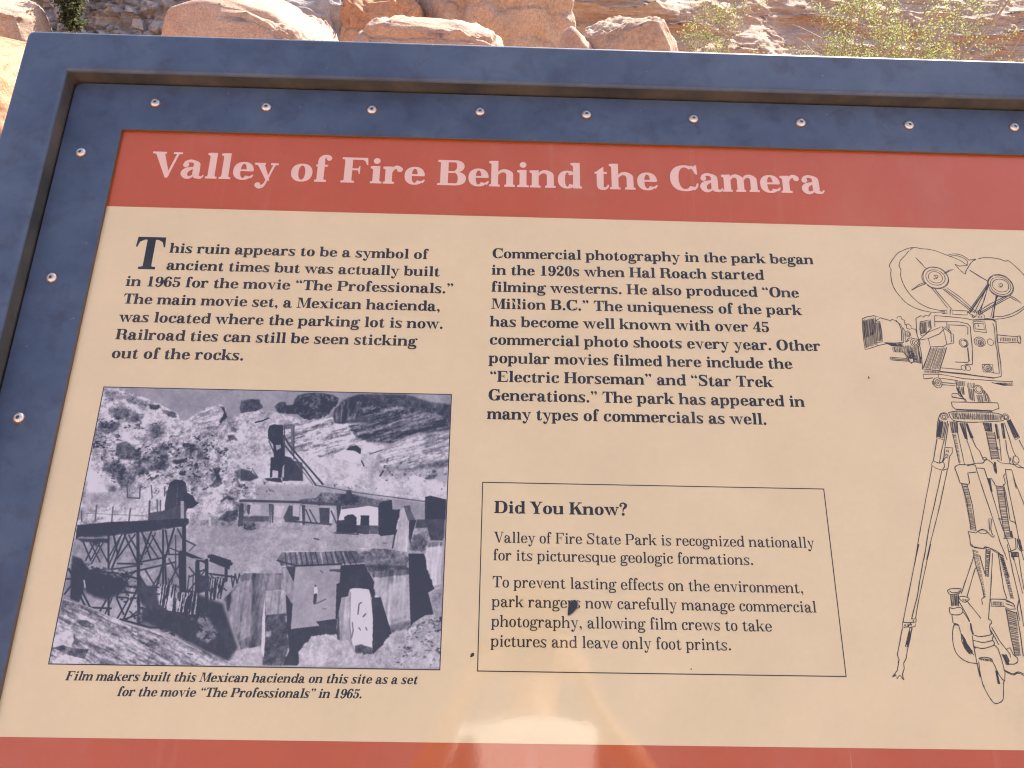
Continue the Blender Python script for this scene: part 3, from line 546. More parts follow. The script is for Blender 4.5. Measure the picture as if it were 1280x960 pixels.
PEN = [
  ('S',[501.4,460.3,494.3,461.3,487.0,459.9,479.9,456.7,473.9,453.6,468.6,447.8,463.9,441.6,460.7,436.2,461.9,430.6,460.7,425.8,460.3,416.9,461.3,409.1,463.9,402.0,468.2,395.1,472.7,388.9,478.4,384.3,486.4,380.4,495.6,377.8,505.1,376.9,513.2,377.6]), ('S',[488.8,457.7,494.3,461.3,502.4,459.9,511.2,459.4,519.7,457.4,526.9,454.4,533.1,451.6,540.3,448.7,547.4,445.2,552.2,441.2,555.2,439.8]), ('S',[487.6,457.0,481.4,449.9,478.3,446.9,474.4,442.4,472.3,435.8,473.7,431.0,472.2,423.7,473.1,415.4,475.5,407.1,479.6,398.9,485.0,392.0,490.6,386.8,498.5,382.6,506.8,380.4,515.1,378.8]), ('L',[511.9,379.2,519.6,380.1,519.2,375.4,513.5,375.7,513.3,378.3]),
  ('L',[513.9,378.3,517.2,378.4,516.9,376.5,514.1,376.4]), ('S',[533.2,452.1,541.3,454.1,549.8,452.6,555.7,448.6,557.5,446.2]), ('S',[534.4,450.5,543.0,451.7,550.4,449.4,555.2,445.4,554.8,441.3]), ('S',[557.5,446.2,562.0,446.8,566.2,447.9]),
  ('L',[539.9,440.1,545.0,437.8,555.1,439.3]), ('S',[539.8,439.6,544.6,433.0,549.7,427.6,551.5,431.5,554.5,435.7,560.2,443.1,566.6,447.7]), ('S',[569.4,448.3,577.0,450.2,586.9,450.0,595.5,448.5,601.6,446.0,605.1,446.9,610.6,441.4,615.9,435.0,620.1,428.6,624.1,421.5,626.6,412.4,625.7,402.9,619.6,394.5,610.3,386.0,601.6,380.6,592.1,376.2,582.9,373.6,574.3,373.4]), ('S',[571.5,369.8,582.4,370.8,592.6,373.4,602.1,377.6,612.2,384.9,621.3,392.1]),
  ('O',[513.2,421.5,15.8,14.4]), ('O',[513.3,421.7,14.9,13.7]), ('O',[513.3,422.0,11.4,10.1]), ('O',[513.4,422.2,8.3,7.5]),
  ('S',[511.5,424.1,515.2,425.2,516.5,422.8,514.1,421.3,511.4,420.7,512.4,419.3]), ('L',[513.6,423.7,514.7,419.9]), ('L',[493.9,447.8,498.3,441.4,503.7,433.8]), ('L',[494.2,447.4,499.7,440.2,502.7,434.7]),
  ('L',[524.5,427.6,531.2,432.1,538.0,433.3,531.7,430.9,525.6,427.4]), ('L',[500.7,415.6,492.6,412.3,482.0,404.4,491.0,409.4,500.4,413.7]), ('L',[506.2,409.1,513.8,396.3,521.1,382.5]), ('L',[510.1,406.9,517.7,394.1,525.9,381.4]),
  ('L',[520.0,407.1,534.7,392.2,549.4,378.1]), ('L',[521.8,407.6,537.1,393.9,551.5,378.1]), ('L',[524.6,408.9,539.7,395.8,554.1,378.2]), ('O',[589.2,413.3,15.4,14.8]),
  ('O',[589.2,413.3,12.1,11.5]), ('O',[589.5,413.6,9.7,8.4]), ('O',[589.2,413.3,14.5,13.8]), ('S',[587.1,414.9,590.9,416.2,591.6,413.4,588.6,411.4,586.6,412.3]),
  ('L',[588.2,413.8,589.9,410.9]), ('L',[556.2,432.8,566.8,425.1,575.4,418.7]), ('L',[556.7,432.1,565.7,425.1,574.1,419.6]), ('L',[598.1,401.0,604.8,396.4,610.1,390.7,603.4,394.7,596.7,399.3]),
  ('L',[574.9,415.8,559.2,396.4,543.8,377.2]), ('L',[576.8,414.6,561.3,395.9,546.7,377.3]), ('L',[575.8,415.1,545.3,376.8]), ('L',[573.7,411.0,566.4,394.2,556.2,377.6]),
  ('L',[572.0,409.7,551.4,377.4]), ('L',[569.3,401.4,558.3,377.6]), ('L',[583.9,400.6,575.9,387.4,569.8,372.1]), ('L',[581.7,400.5,576.6,385.1,572.8,371.0]),
  ('L',[582.8,400.5,571.7,371.0]), ('L',[592.4,399.6,573.1,389.7,553.6,377.5]), ('L',[597.6,398.6,577.0,387.4,556.3,374.8]), ('L',[594.5,399.2,554.8,375.9]),
  ('H',[6,554.2,381.0,561.8,381.2,561.8,375.4,553.1,375.2]), ('L',[525.7,380.2,544.3,379.6,542.3,374.4,525.2,375.1,525.7,380.2]), ('L',[524.1,381.4,522.5,374.4]), ('L',[503.6,371.5,504.4,372.7,522.4,371.6,539.3,370.2,547.6,368.5]),
  ('L',[544.0,377.9,546.4,375.7,548.8,375.0,548.3,372.2,552.6,372.4,553.1,375.2]), ('O',[549.5,372.7,1.7,1.2]), ('O',[557.3,372.3,2.2,1.4]), ('L',[560.7,375.4,563.1,374.3,562.0,370.8,568.4,370.5,571.5,369.8]),
  ('L',[503.6,371.5,502.1,358.8]), ('L',[418.7,366.5,424.7,369.0,433.5,370.9,434.5,367.4,432.8,358.2,431.9,344.5,431.3,332.8]), ('L',[418.7,366.5,417.4,351.0,416.8,337.4,417.0,327.9,431.3,332.8]), ('L',[419.7,364.7,418.7,351.0,418.3,337.4,418.4,330.7]),
  ('H',[13,419.8,365.7,433.5,369.2,430.6,333.7,417.9,330.2]), ('H',[10,420.1,364.3,432.0,367.8,431.2,346.8,418.3,341.9]), ('L',[433.4,370.2,441.1,368.8,433.6,364.0]), ('L',[433.6,364.0,438.9,363.6,439.3,351.5,438.0,338.3,431.9,337.1]),
  ('H',[8,434.0,363.3,439.0,362.9,438.1,338.8,432.0,337.7]), ('L',[440.6,368.0,445.7,366.6,449.8,365.5,451.1,364.2,453.2,366.5,455.3,366.1,459.1,363.5,462.9,360.1,464.1,354.4,463.5,347.6,462.1,337.4]), ('L',[457.8,365.7,460.9,361.2,462.4,354.4,460.6,339.6]), ('L',[431.4,333.2,444.5,336.5,461.6,338.0]),
  ('L',[459.3,367.6,460.1,369.9,464.5,370.5,465.0,367.1,468.0,366.0,467.6,360.2,471.6,361.5,474.4,358.8,473.9,355.8,479.1,354.8,479.7,348.0,480.7,341.2]), ('L',[468.9,360.3,469.0,355.7,472.7,354.7]), ('L',[464.5,356.7,466.3,352.2,464.7,338.6,469.5,340.9]), ('L',[465.5,338.6,468.8,343.2,473.2,344.4]),
  ('O',[469.2,348.9,3.0,3.6]), ('O',[469.6,348.7,1.5,1.8]), ('O',[476.0,338.2,5.5,5.4]), ('O',[476.4,338.0,3.8,3.6]),
  ('O',[476.8,337.7,1.7,1.8]), ('H',[22,439.4,337.9,461.5,337.6,461.8,332.2,448.2,333.2]), ('H',[14,440.4,337.5,461.3,336.2,460.8,333.1,448.4,334.6]), ('H',[12,448.1,332.5,460.7,332.2,459.7,325.4,449.2,325.8]),
  ('L',[445.2,319.7,463.8,318.4,464.8,315.1,445.7,316.4,443.9,317.9,445.2,319.7]), ('L',[446.0,318.0,463.6,316.6]), ('H',[10,461.0,334.0,470.7,335.3,470.2,318.6,462.8,318.4]), ('H',[9,470.3,333.1,478.8,333.3,478.3,313.2,470.4,313.7]),
  ('H',[7,464.5,329.6,472.3,325.3,475.1,316.5,467.0,318.5]), ('L',[460.0,327.2,464.2,320.6,467.2,312.9,471.9,316.4]), ('L',[467.1,312.3,470.7,315.2,477.7,313.2,480.0,321.0]), ('S',[465.9,325.1,470.5,327.5,471.9,323.1,468.0,318.5,465.2,320.7]),
  ('O',[467.8,316.9,2.9,3.1]), ('L',[478.8,333.3,478.9,321.0,478.7,313.0]), ('L',[481.7,368.7,480.5,357.1,479.7,348.0,480.4,343.5]), ('L',[481.7,368.7,488.3,372.3,490.1,370.0,493.8,373.1,496.8,371.8,500.7,376.1]),
  ('L',[485.9,364.2,498.2,367.2,497.4,356.4,488.6,348.2,484.2,347.0,484.0,354.9,485.9,364.2]), ('H',[10,486.3,363.7,493.6,365.3,491.6,350.6,484.4,348.1]), ('H',[4,494.9,365.8,498.0,366.3,496.8,356.4,493.6,357.5]), ('L',[480.1,341.2,493.5,351.8,510.7,359.1,512.1,348.8,512.2,337.1,507.4,334.0,492.6,333.6,492.1,343.8,480.1,341.2]),
  ('L',[510.7,359.1,518.9,351.3,522.3,349.1,520.5,338.8,512.2,337.1]), ('L',[513.9,359.1,519.6,353.1,518.0,339.9]), ('L',[492.1,343.8,505.9,349.8,512.5,356.1]), ('H',[15,492.9,333.0,511.6,333.4,498.8,305.5,479.6,306.0]),
  ('L',[492.9,333.0,486.0,318.9,479.2,305.9,498.7,304.9,511.6,333.4]), ('L',[480.1,341.2,481.0,330.0,480.3,316.6,479.2,305.9]), ('L',[503.1,365.1,517.1,365.4,530.0,365.8,541.3,363.3,543.5,359.9,542.4,349.6,540.8,331.5,537.4,313.1,529.0,312.9]), ('L',[517.0,365.0,516.2,358.1]),
  ('L',[518.1,361.6,537.7,360.9,540.5,358.7,538.8,349.5]), ('L',[518.8,360.4,517.6,353.5]), ('L',[535.3,333.6,534.1,317.9,532.6,315.2,517.9,315.7]), ('L',[535.9,333.6,534.7,316.8]),
  ('L',[547.5,368.1,571.3,369.2,574.6,366.0,573.0,350.4,571.0,332.2,570.2,314.3,568.0,300.0,563.9,298.3]), ('L',[548.3,368.5,570.7,370.1,575.6,367.0]), ('L',[570.6,365.2,571.6,359.5,569.1,341.2,569.1,329.9,566.4,303.2,558.7,303.5]), ('L',[498.2,304.2,510.5,303.0,527.0,301.8,543.2,299.4,559.6,297.6,567.9,299.5]),
  ('L',[498.0,303.3,526.8,300.9,559.5,296.9]), ('L',[500.9,308.2,523.7,306.6]), ('L',[547.8,365.8,551.6,367.0,561.7,366.1,561.1,352.8,547.1,354.3,547.8,365.8]), ('L',[549.4,364.2,560.0,363.8,559.3,356.4,548.9,357.1,549.4,364.2]),
  ('O',[553.3,361.3,0.6,0.7]), ('O',[532.0,339.1,5.1,5.4]), ('O',[532.4,338.9,3.6,4.1]), ('S',[532.6,342.5,535.6,340.4,535.0,337.0,532.2,335.3]),
  ('O',[551.1,341.2,6.4,5.9]), ('O',[551.2,340.7,4.5,4.5]), ('O',[551.4,340.5,2.6,2.7]), ('H',[5,549.1,341.8,553.8,341.9,553.0,338.1,548.4,338.0]),
  ('O',[563.4,341.1,3.6,4.1]), ('L',[548.6,313.4,560.6,313.7,559.8,304.2,548.4,304.5,548.6,313.4]), ('O',[554.3,309.1,4.6,4.4]), ('O',[554.7,308.9,2.7,2.7]),
  ('H',[4,553.2,309.9,556.8,310.0,556.3,307.4,552.7,307.3]), ('O',[526.6,308.9,2.9,3.1]), ('O',[531.4,308.8,2.9,3.1]), ('L',[572.4,350.4,582.5,349.5,595.1,348.7,599.6,349.9,599.5,344.2,597.6,340.1,594.8,341.8,581.7,340.4,571.3,341.3,572.4,350.4]),
  ('O',[597.3,344.9,1.9,4.6]), ('H',[14,575.7,347.7,594.7,346.8,593.5,342.7,575.1,342.3]), ('L',[478.7,300.0,497.5,300.5,525.9,295.7,563.1,293.9,579.7,293.7,579.3,289.3,568.4,289.0,555.4,292.0]), ('L',[496.5,300.4,496.1,296.0,517.1,293.3]),
  ('L',[478.6,299.3,478.8,294.5,489.5,295.9]), ('H',[20,480.4,304.4,498.2,304.2,497.7,301.6,480.1,302.2]), ('H',[12,556.4,291.6,578.5,292.5,577.9,289.9,568.5,289.7]), ('O',[493.7,290.1,5.0,6.1]),
  ('O',[493.9,290.1,2.9,3.7]), ('O',[493.7,290.1,1.0,1.3]), ('L',[499.0,290.7,514.3,289.3]), ('L',[498.5,288.0,513.5,287.1]),
  ('O',[488.9,290.0,1.3,2.0]), ('H',[12,513.9,292.8,525.4,293.0,524.3,286.9,513.9,286.7]), ('H',[9,513.4,286.7,523.2,286.5,522.3,276.1,514.4,278.0]), ('H',[6,526.1,291.3,537.4,290.5,534.3,285.0,526.0,284.8]),
  ('O',[538.8,283.3,5.0,5.2]), ('O',[539.0,283.4,3.1,3.3]), ('H',[7,527.0,284.8,534.1,283.9,532.4,268.8,526.5,270.8]), ('H',[8,543.7,285.2,547.7,278.8,550.8,268.1,542.7,269.0]),
  ('H',[7,535.0,277.4,542.3,277.6,542.0,268.4,535.8,268.2]), ('H',[8,513.5,284.5,515.6,284.5,522.0,268.5,517.1,275.9]), ('L',[507.8,277.9,514.3,277.6,517.8,273.8]), ('L',[507.7,277.4,507.0,273.6,513.4,272.6,521.5,271.3,520.8,267.4]),
  ('L',[505.4,267.9,505.5,262.6,509.0,259.3,531.6,259.3,550.0,258.7,557.8,261.6,557.6,268.0,505.4,267.9]), ('L',[507.1,274.2,513.5,272.8,521.6,271.9,522.9,267.7]), ('L',[509.1,259.5,550.0,258.5]), ('L',[509.3,258.8,549.5,257.8]),
  ('S',[500.1,255.5,510.7,257.2,531.2,256.8,547.6,256.5,558.5,254.6,561.8,250.5,558.1,247.2,541.4,245.8,520.7,244.7,503.7,246.7,500.1,255.5]), ('H',[42,502.2,255.5,560.4,253.6,558.2,247.7,503.9,247.7]), ('H',[24,504.4,256.6,551.6,256.0,549.8,247.1,504.0,248.1]), ('O',[494.1,250.5,3.7,3.6]),
  ('O',[494.1,250.5,2.1,1.9]), ('S',[489.1,251.0,491.8,254.6,497.9,254.3,499.1,249.7]), ('L',[489.2,251.6,485.8,243.5,481.5,226.4,489.6,223.8,497.5,245.9]), ('H',[9,487.2,245.7,496.2,244.8,489.1,224.9,482.0,226.8]),
  ('H',[6,487.8,247.8,492.3,245.8,485.8,225.6,482.2,226.8]), ('L',[482.1,225.1,478.5,214.3,474.2,201.0]), ('L',[490.2,224.9,485.0,212.4,480.1,198.1]), ('L',[497.9,242.8,493.5,229.1,489.4,216.6]),
  ('L',[489.2,215.6,497.6,215.1,496.2,209.6,492.5,205.4,488.7,192.2,482.8,190.0]), ('O',[491.5,211.5,1.2,1.2]), ('O',[489.7,206.8,1.2,1.2]), ('L',[489.2,215.6,486.2,204.3,483.3,199.1]),
  ('L',[474.2,201.0,470.8,195.8,475.2,192.3,481.8,190.0,485.1,194.1,485.2,198.2,483.3,199.1,480.1,198.1]), ('S',[474.5,200.0,477.8,198.4,481.1,197.7]), ('S',[490.7,203.4,488.2,204.3,485.0,200.6,484.3,199.2]), ('L',[471.6,194.9,465.8,177.7,456.6,151.9,449.2,130.5,437.2,94.3]),
  ('L',[481.0,189.0,474.7,171.9,464.5,146.2,456.1,124.8,446.3,94.5]), ('L',[488.1,192.2,482.7,178.0,473.7,154.2,464.8,132.7,455.8,111.5,449.1,94.5]), ('H',[12,499.5,245.9,508.6,245.1,507.2,231.9,499.6,231.3]), ('H',[26,500.4,231.3,501.8,198.1,503.5,198.5,504.5,231.4]),
  ('L',[506.3,232.5,506.8,214.9,507.4,196.6]), ('L',[500.3,230.9,501.2,214.8,501.8,198.1]), ('H',[9,509.5,244.5,516.6,244.2,516.0,224.4,513.2,225.4]), ('H',[8,516.6,244.2,519.0,243.9,523.0,226.0,519.8,225.9]),
  ('L',[515.0,224.4,517.0,211.1,518.4,198.9]), ('L',[521.3,225.6,523.7,216.3,526.9,212.3,528.9,203.1]), ('H',[16,536.2,245.1,546.3,244.5,545.3,234.0,537.2,234.6]), ('H',[30,538.1,233.8,538.3,202.9,546.6,203.1,547.3,234.0]),
  ('L',[538.1,233.8,538.3,202.9]), ('L',[547.3,234.0,547.0,203.1]), ('H',[6,549.2,243.9,552.3,244.0,551.9,226.2,548.8,226.1]), ('L',[551.5,226.2,548.7,201.5]),
  ('H',[7,556.6,245.1,559.7,245.2,558.4,226.4,555.6,226.3]), ('L',[560.7,245.2,562.5,228.5,564.3,212.0,565.9,207.0]), ('L',[558.2,225.3,557.2,213.9,558.2,201.7]), ('S',[548.0,216.8,546.2,215.8,549.5,213.8]),
  ('O',[563.5,252.0,3.5,3.4]), ('O',[563.7,251.8,1.9,1.9]), ('H',[11,564.1,248.4,567.8,249.6,574.4,228.8,569.3,226.6]), ('L',[567.8,249.6,574.4,228.8,569.1,225.5,563.8,247.4]),
  ('L',[573.1,225.6,575.9,216.4,579.3,206.2]), ('O',[565.2,203.5,3.2,4.1]), ('S',[563.3,206.9,561.0,200.8,563.2,196.7,566.8,194.8,571.9,194.9]), ('L',[561.4,197.7,556.8,199.6,559.6,203.8,559.0,205.8]),
  ('S',[496.0,193.3,500.9,196.5,512.0,196.7,520.3,198.5,528.1,199.1,530.8,202.8,533.2,202.8,535.9,201.2,539.2,197.3,539.0,191.2,540.7,187.2]), ('O',[531.0,203.6,2.0,1.8]), ('H',[6,540.0,201.3,542.4,200.4,541.5,188.2,539.6,188.2]), ('L',[544.2,202.4,547.7,199.5,556.6,198.6,566.4,197.8,571.7,193.9]),
  ('L',[496.0,193.3,497.8,184.3,498.9,176.4,507.0,174.9,509.3,176.6,509.3,187.6,518.5,188.8]), ('S',[509.8,195.6,518.0,196.8,519.5,193.8]), ('L',[519.4,193.2,528.3,193.0]), ('L',[519.4,193.2,521.0,180.8,524.5,157.1,527.1,139.6,530.1,114.8,534.1,96.0]),
  ('L',[528.3,193.0,530.3,177.0,532.5,157.3,534.8,134.0,539.6,109.3,540.9,96.2]), ('H',[9,530.4,182.6,533.0,182.6,532.4,167.1,530.4,167.1]), ('L',[533.5,183.0,536.3,177.1,536.7,174.1,544.5,173.3,548.3,177.3,547.9,185.3,550.3,187.4]), ('L',[551.3,192.5,558.2,192.0]),
  ('L',[551.3,192.5,550.5,173.4,550.7,149.8,550.9,126.6,550.9,107.6,551.5,96.3]), ('L',[558.2,191.6,559.3,177.6,561.9,165.7,563.8,155.9,566.5,140.4]), ('L',[546.1,176.3,546.3,165.4,545.4,138.0]), ('L',[558.5,183.5,559.1,171.6]),
  ('H',[46,500.3,176.4,501.5,126.6,506.8,125.8,506.2,176.1]), ('L',[500.3,176.4,502.7,156.7,501.5,126.6]), ('L',[506.2,176.1,507.9,152.9,506.8,125.8]), ('H',[44,537.9,173.2,536.4,119.1,542.3,119.7,545.4,172.9]),
  ('L',[537.9,173.2,536.9,149.5,536.4,119.1]), ('L',[545.4,172.9,543.6,145.7,542.7,119.8]), ('L',[522.9,138.6,525.9,138.6,522.9,128.0,523.5,121.3]), ('L',[532.8,138.8,538.6,138.3]),
  ('L',[522.8,138.0,521.5,126.0]), ('S',[498.3,124.7,498.8,119.0,498.6,110.4,503.7,108.6,511.2,107.4]), ('S',[511.2,107.4,513.5,109.2,517.2,108.3,522.6,106.1,528.0,102.5]), ('L',[498.3,124.7,506.4,123.5,509.2,125.8]),
  ('S',[509.1,125.4,514.0,127.4,518.4,125.0,523.2,119.4,525.5,121.3]), ('O',[514.1,124.8,4.7,1.9]), ('L',[534.6,118.3,547.4,118.9,545.7,107.5,537.7,104.5]), ('S',[545.2,137.1,550.5,134.3,550.9,126.6]),
  ('H',[7,543.7,126.5,545.1,126.5,545.5,119.2,543.0,119.2]), ('L',[549.3,118.5,547.4,109.4,550.5,105.3,553.3,106.7]), ('H',[6,549.2,118.0,552.1,118.0,552.7,106.7,549.8,106.6]), ('L',[443.7,110.8,434.4,86.4,424.4,58.8,414.6,31.8]),
  ('L',[451.8,111.0,443.0,86.5,433.2,57.1,424.1,35.5]), ('L',[456.1,111.0,445.3,82.9,435.4,57.2,428.4,36.5]), ('L',[414.7,32.7,420.2,31.9,428.2,32.9,426.7,28.5,421.4,27.5,418.6,28.0,413.8,26.9,414.7,32.7]), ('L',[414.8,27.4,419.6,28.4,423.0,32.0]),
  ('O',[416.5,29.7,0.6,0.5]), ('O',[419.8,29.8,0.6,0.5]), ('O',[422.7,30.2,0.6,0.5]), ('L',[424.2,35.9,425.6,36.4,425.6,32.9]),
  ('L',[426.8,35.9,429.0,35.9,428.2,32.9]), ('L',[413.4,26.5,409.1,14.2,404.3,1.2,405.6,-2.8,402.1,-13.4,396.2,-19.7]), ('L',[423.2,27.6,419.6,16.1,415.2,5.6,412.7,-2.1,409.6,-6.5,409.4,-11.6,406.7,-16.7,407.2,-21.8]), ('L',[421.4,27.5,413.8,9.1,415.6,8.8,423.5,26.7]),
  ('H',[4,420.4,24.0,422.7,24.0,416.0,10.0,414.6,10.5]), ('L',[405.6,-2.8,404.1,-6.5]), ('L',[396.2,-19.7,400.1,-17.1,400.6,-21.0,404.2,-17.6,406.4,-20.9,407.7,-22.1]), ('L',[397.6,-18.9,399.9,-18.2]),
  ('H',[34,499.7,106.2,503.0,59.2,504.8,58.3,505.2,104.4]), ('L',[499.7,106.2,500.1,89.3,502.4,71.0,502.8,58.3]), ('H',[30,514.1,107.4,507.7,78.8,509.9,78.4,518.4,106.5]), ('L',[506.0,100.6,507.0,89.5,508.1,81.2]),
  ('L',[514.1,107.4,507.7,78.8]), ('L',[518.4,106.5,510.5,78.4]), ('L',[520.0,102.8,510.9,65.6,503.1,36.7]), ('H',[50,526.2,102.9,529.7,56.9,533.5,56.9,531.2,101.1]),
  ('H',[30,526.2,102.9,530.7,78.8,533.5,78.8,530.3,101.1]), ('L',[525.8,102.9,524.6,67.7,525.9,56.8]), ('L',[537.4,112.5,537.5,84.4,538.7,57.0,537.9,30.2]), ('L',[530.6,112.4,533.2,101.1]),
  ('L',[541.5,99.4,542.4,84.5,543.6,62.5]), ('L',[539.2,104.0,547.3,104.2,546.5,99.9,539.0,99.3]), ('H',[12,539.5,103.9,546.9,104.0,545.7,99.8,539.1,99.7]), ('L',[547.3,104.2,546.2,84.6,545.7,66.2]),
  ('L',[499.4,111.8,501.6,108.1,511.2,107.3]), ('S',[511.2,107.3,517.2,108.4,522.3,104.7,527.5,102.0]), ('L',[509.2,56.5,524.3,56.4,532.0,52.4,532.8,47.0,526.2,46.9,522.0,49.5,508.7,49.3,509.2,56.5]), ('H',[12,510.6,54.4,521.6,54.2,521.1,49.9,509.5,50.2]),
  ('S',[524.0,55.0,531.1,52.4,532.8,49.7]), ('L',[523.9,52.3,531.5,49.7]), ('H',[46,522.9,47.4,523.2,2.0,529.3,2.1,532.8,44.0]), ('L',[523.0,47.8,522.7,24.7,523.2,2.0]),
  ('L',[533.2,44.3,533.0,24.8,531.6,1.8]), ('L',[538.7,57.0,534.9,48.0,535.2,35.5]), ('S',[465.6,64.0,469.1,65.9,478.7,66.4,480.0,65.1,476.9,61.4,468.2,60.4,465.6,64.0]), ('S',[467.8,64.0,470.4,62.2,476.1,62.5,478.7,64.4]),
  ('L',[468.2,60.4,467.6,48.7]), ('L',[476.3,60.5,474.6,48.8]), ('H',[9,469.2,59.9,475.7,60.0,474.1,49.1,468.4,49.1]), ('S',[465.0,47.7,468.6,46.5,474.5,47.9,477.9,46.2,477.3,42.6,472.2,40.4,464.9,41.5,465.0,47.7]),
  ('L',[500.2,100.5,491.4,83.6,479.7,61.5]), ('L',[499.2,87.5,490.9,70.8,484.8,58.0]), ('S',[476.2,57.8,480.2,58.8,485.7,57.6,486.7,55.8,482.0,52.9,477.6,55.1,476.2,57.8]), ('H',[5,478.8,56.1,485.4,56.2,484.1,54.0,480.3,53.9]),
  ('L',[475.6,54.2,480.3,43.5,483.4,34.7]), ('L',[484.1,54.3,490.1,45.5,495.5,37.5]), ('L',[466.2,40.6,466.1,32.6,468.8,31.8]), ('S',[466.8,30.9,464.0,23.8,462.7,13.3,464.0,4.6,468.5,-1.3,475.3,-4.7,484.6,-5.9]),
  ('S',[468.8,31.8,471.3,30.1,472.1,23.9,473.2,16.9,476.1,10.0,480.7,4.9]), ('H',[8,466.9,31.8,471.5,31.3,471.8,29.9,467.0,30.0]), ('H',[16,473.0,21.8,475.3,16.1,481.3,3.2,476.7,3.1]), ('H',[12,472.4,15.2,476.7,13.5,481.6,4.9,475.1,4.8]),
  ('S',[472.7,22.2,475.5,17.0,477.6,8.3,481.7,2.3]), ('L',[472.7,22.2,471.8,15.2,473.9,8.2,478.5,2.8]), ('L',[478.4,43.5,481.2,38.2,483.2,33.8]), ('L',[483.6,32.9,483.2,26.7,484.1,21.5]),
  ('L',[484.1,32.6,484.0,26.7,485.0,22.0]), ('H',[3,483.5,32.5,484.7,32.6,484.7,22.3,483.8,22.0]), ('L',[499.6,51.0,499.7,56.4,502.8,58.3,503.8,58.3]), ('S',[503.1,36.7,505.5,35.4,505.6,33.2,503.2,30.5,503.0,24.4,505.3,21.8,503.5,17.4,504.7,13.9,503.3,11.3]),
  ('S',[484.7,21.5,490.9,19.8,500.5,21.2,504.7,23.5]), ('S',[483.3,16.2,493.6,14.3,503.7,16.5]), ('S',[483.5,10.1,492.5,8.5,504.3,11.8]), ('L',[483.6,20.6,483.1,12.7,483.2,6.6,483.4,-5.4,484.1,-18.7]),
  ('L',[483.4,-5.4,484.0,-12.2,484.7,-18.2,485.4,-17.7]), ('L',[482.6,10.1,485.1,8.4]), ('S',[486.1,-1.1,490.9,0.2,498.1,-0.9,500.1,-5.2,504.2,-17.1,508.2,-22.1]), ('H',[18,486.2,-0.6,499.9,-1.4,500.2,-4.3,486.4,-2.3]),
  ('L',[508.2,-22.1,510.1,-13.6,509.1,-1.6,507.4,8.7,504.4,12.2]), ('S',[485.6,-3.7,485.0,-13.9,486.0,-25.8,489.6,-35.8,493.9,-42.0,499.4,-41.5,503.4,-38.1,505.6,-28.9,506.9,-22.1]), ('L',[485.3,-24.9,486.8,-26.6,485.4,-27.4]), ('H',[9,500.6,-12.0,502.4,-12.0,503.1,-24.7,500.9,-24.7]),
  ('L',[504.8,28.8,510.6,15.7,518.5,3.7,518.7,0.2]), ('L',[503.3,26.1,509.0,12.2]), ('L',[515.6,8.0,519.7,9.8,522.0,2.9,525.2,0.3]), ('S',[525.2,0.3,525.1,-3.1,521.2,-5.7,515.7,-5.8]),
  ('H',[10,510.9,2.7,514.8,3.6,517.1,-3.2,512.6,-7.1]), ('H',[8,509.7,3.6,512.0,3.6,516.4,-6.7,513.6,-6.7]), ('S',[509.1,-11.0,517.5,-14.8,523.4,-13.0,528.9,-15.0]), ('S',[509.8,-12.2,517.3,-15.9,523.2,-14.1,528.6,-16.4]),
]
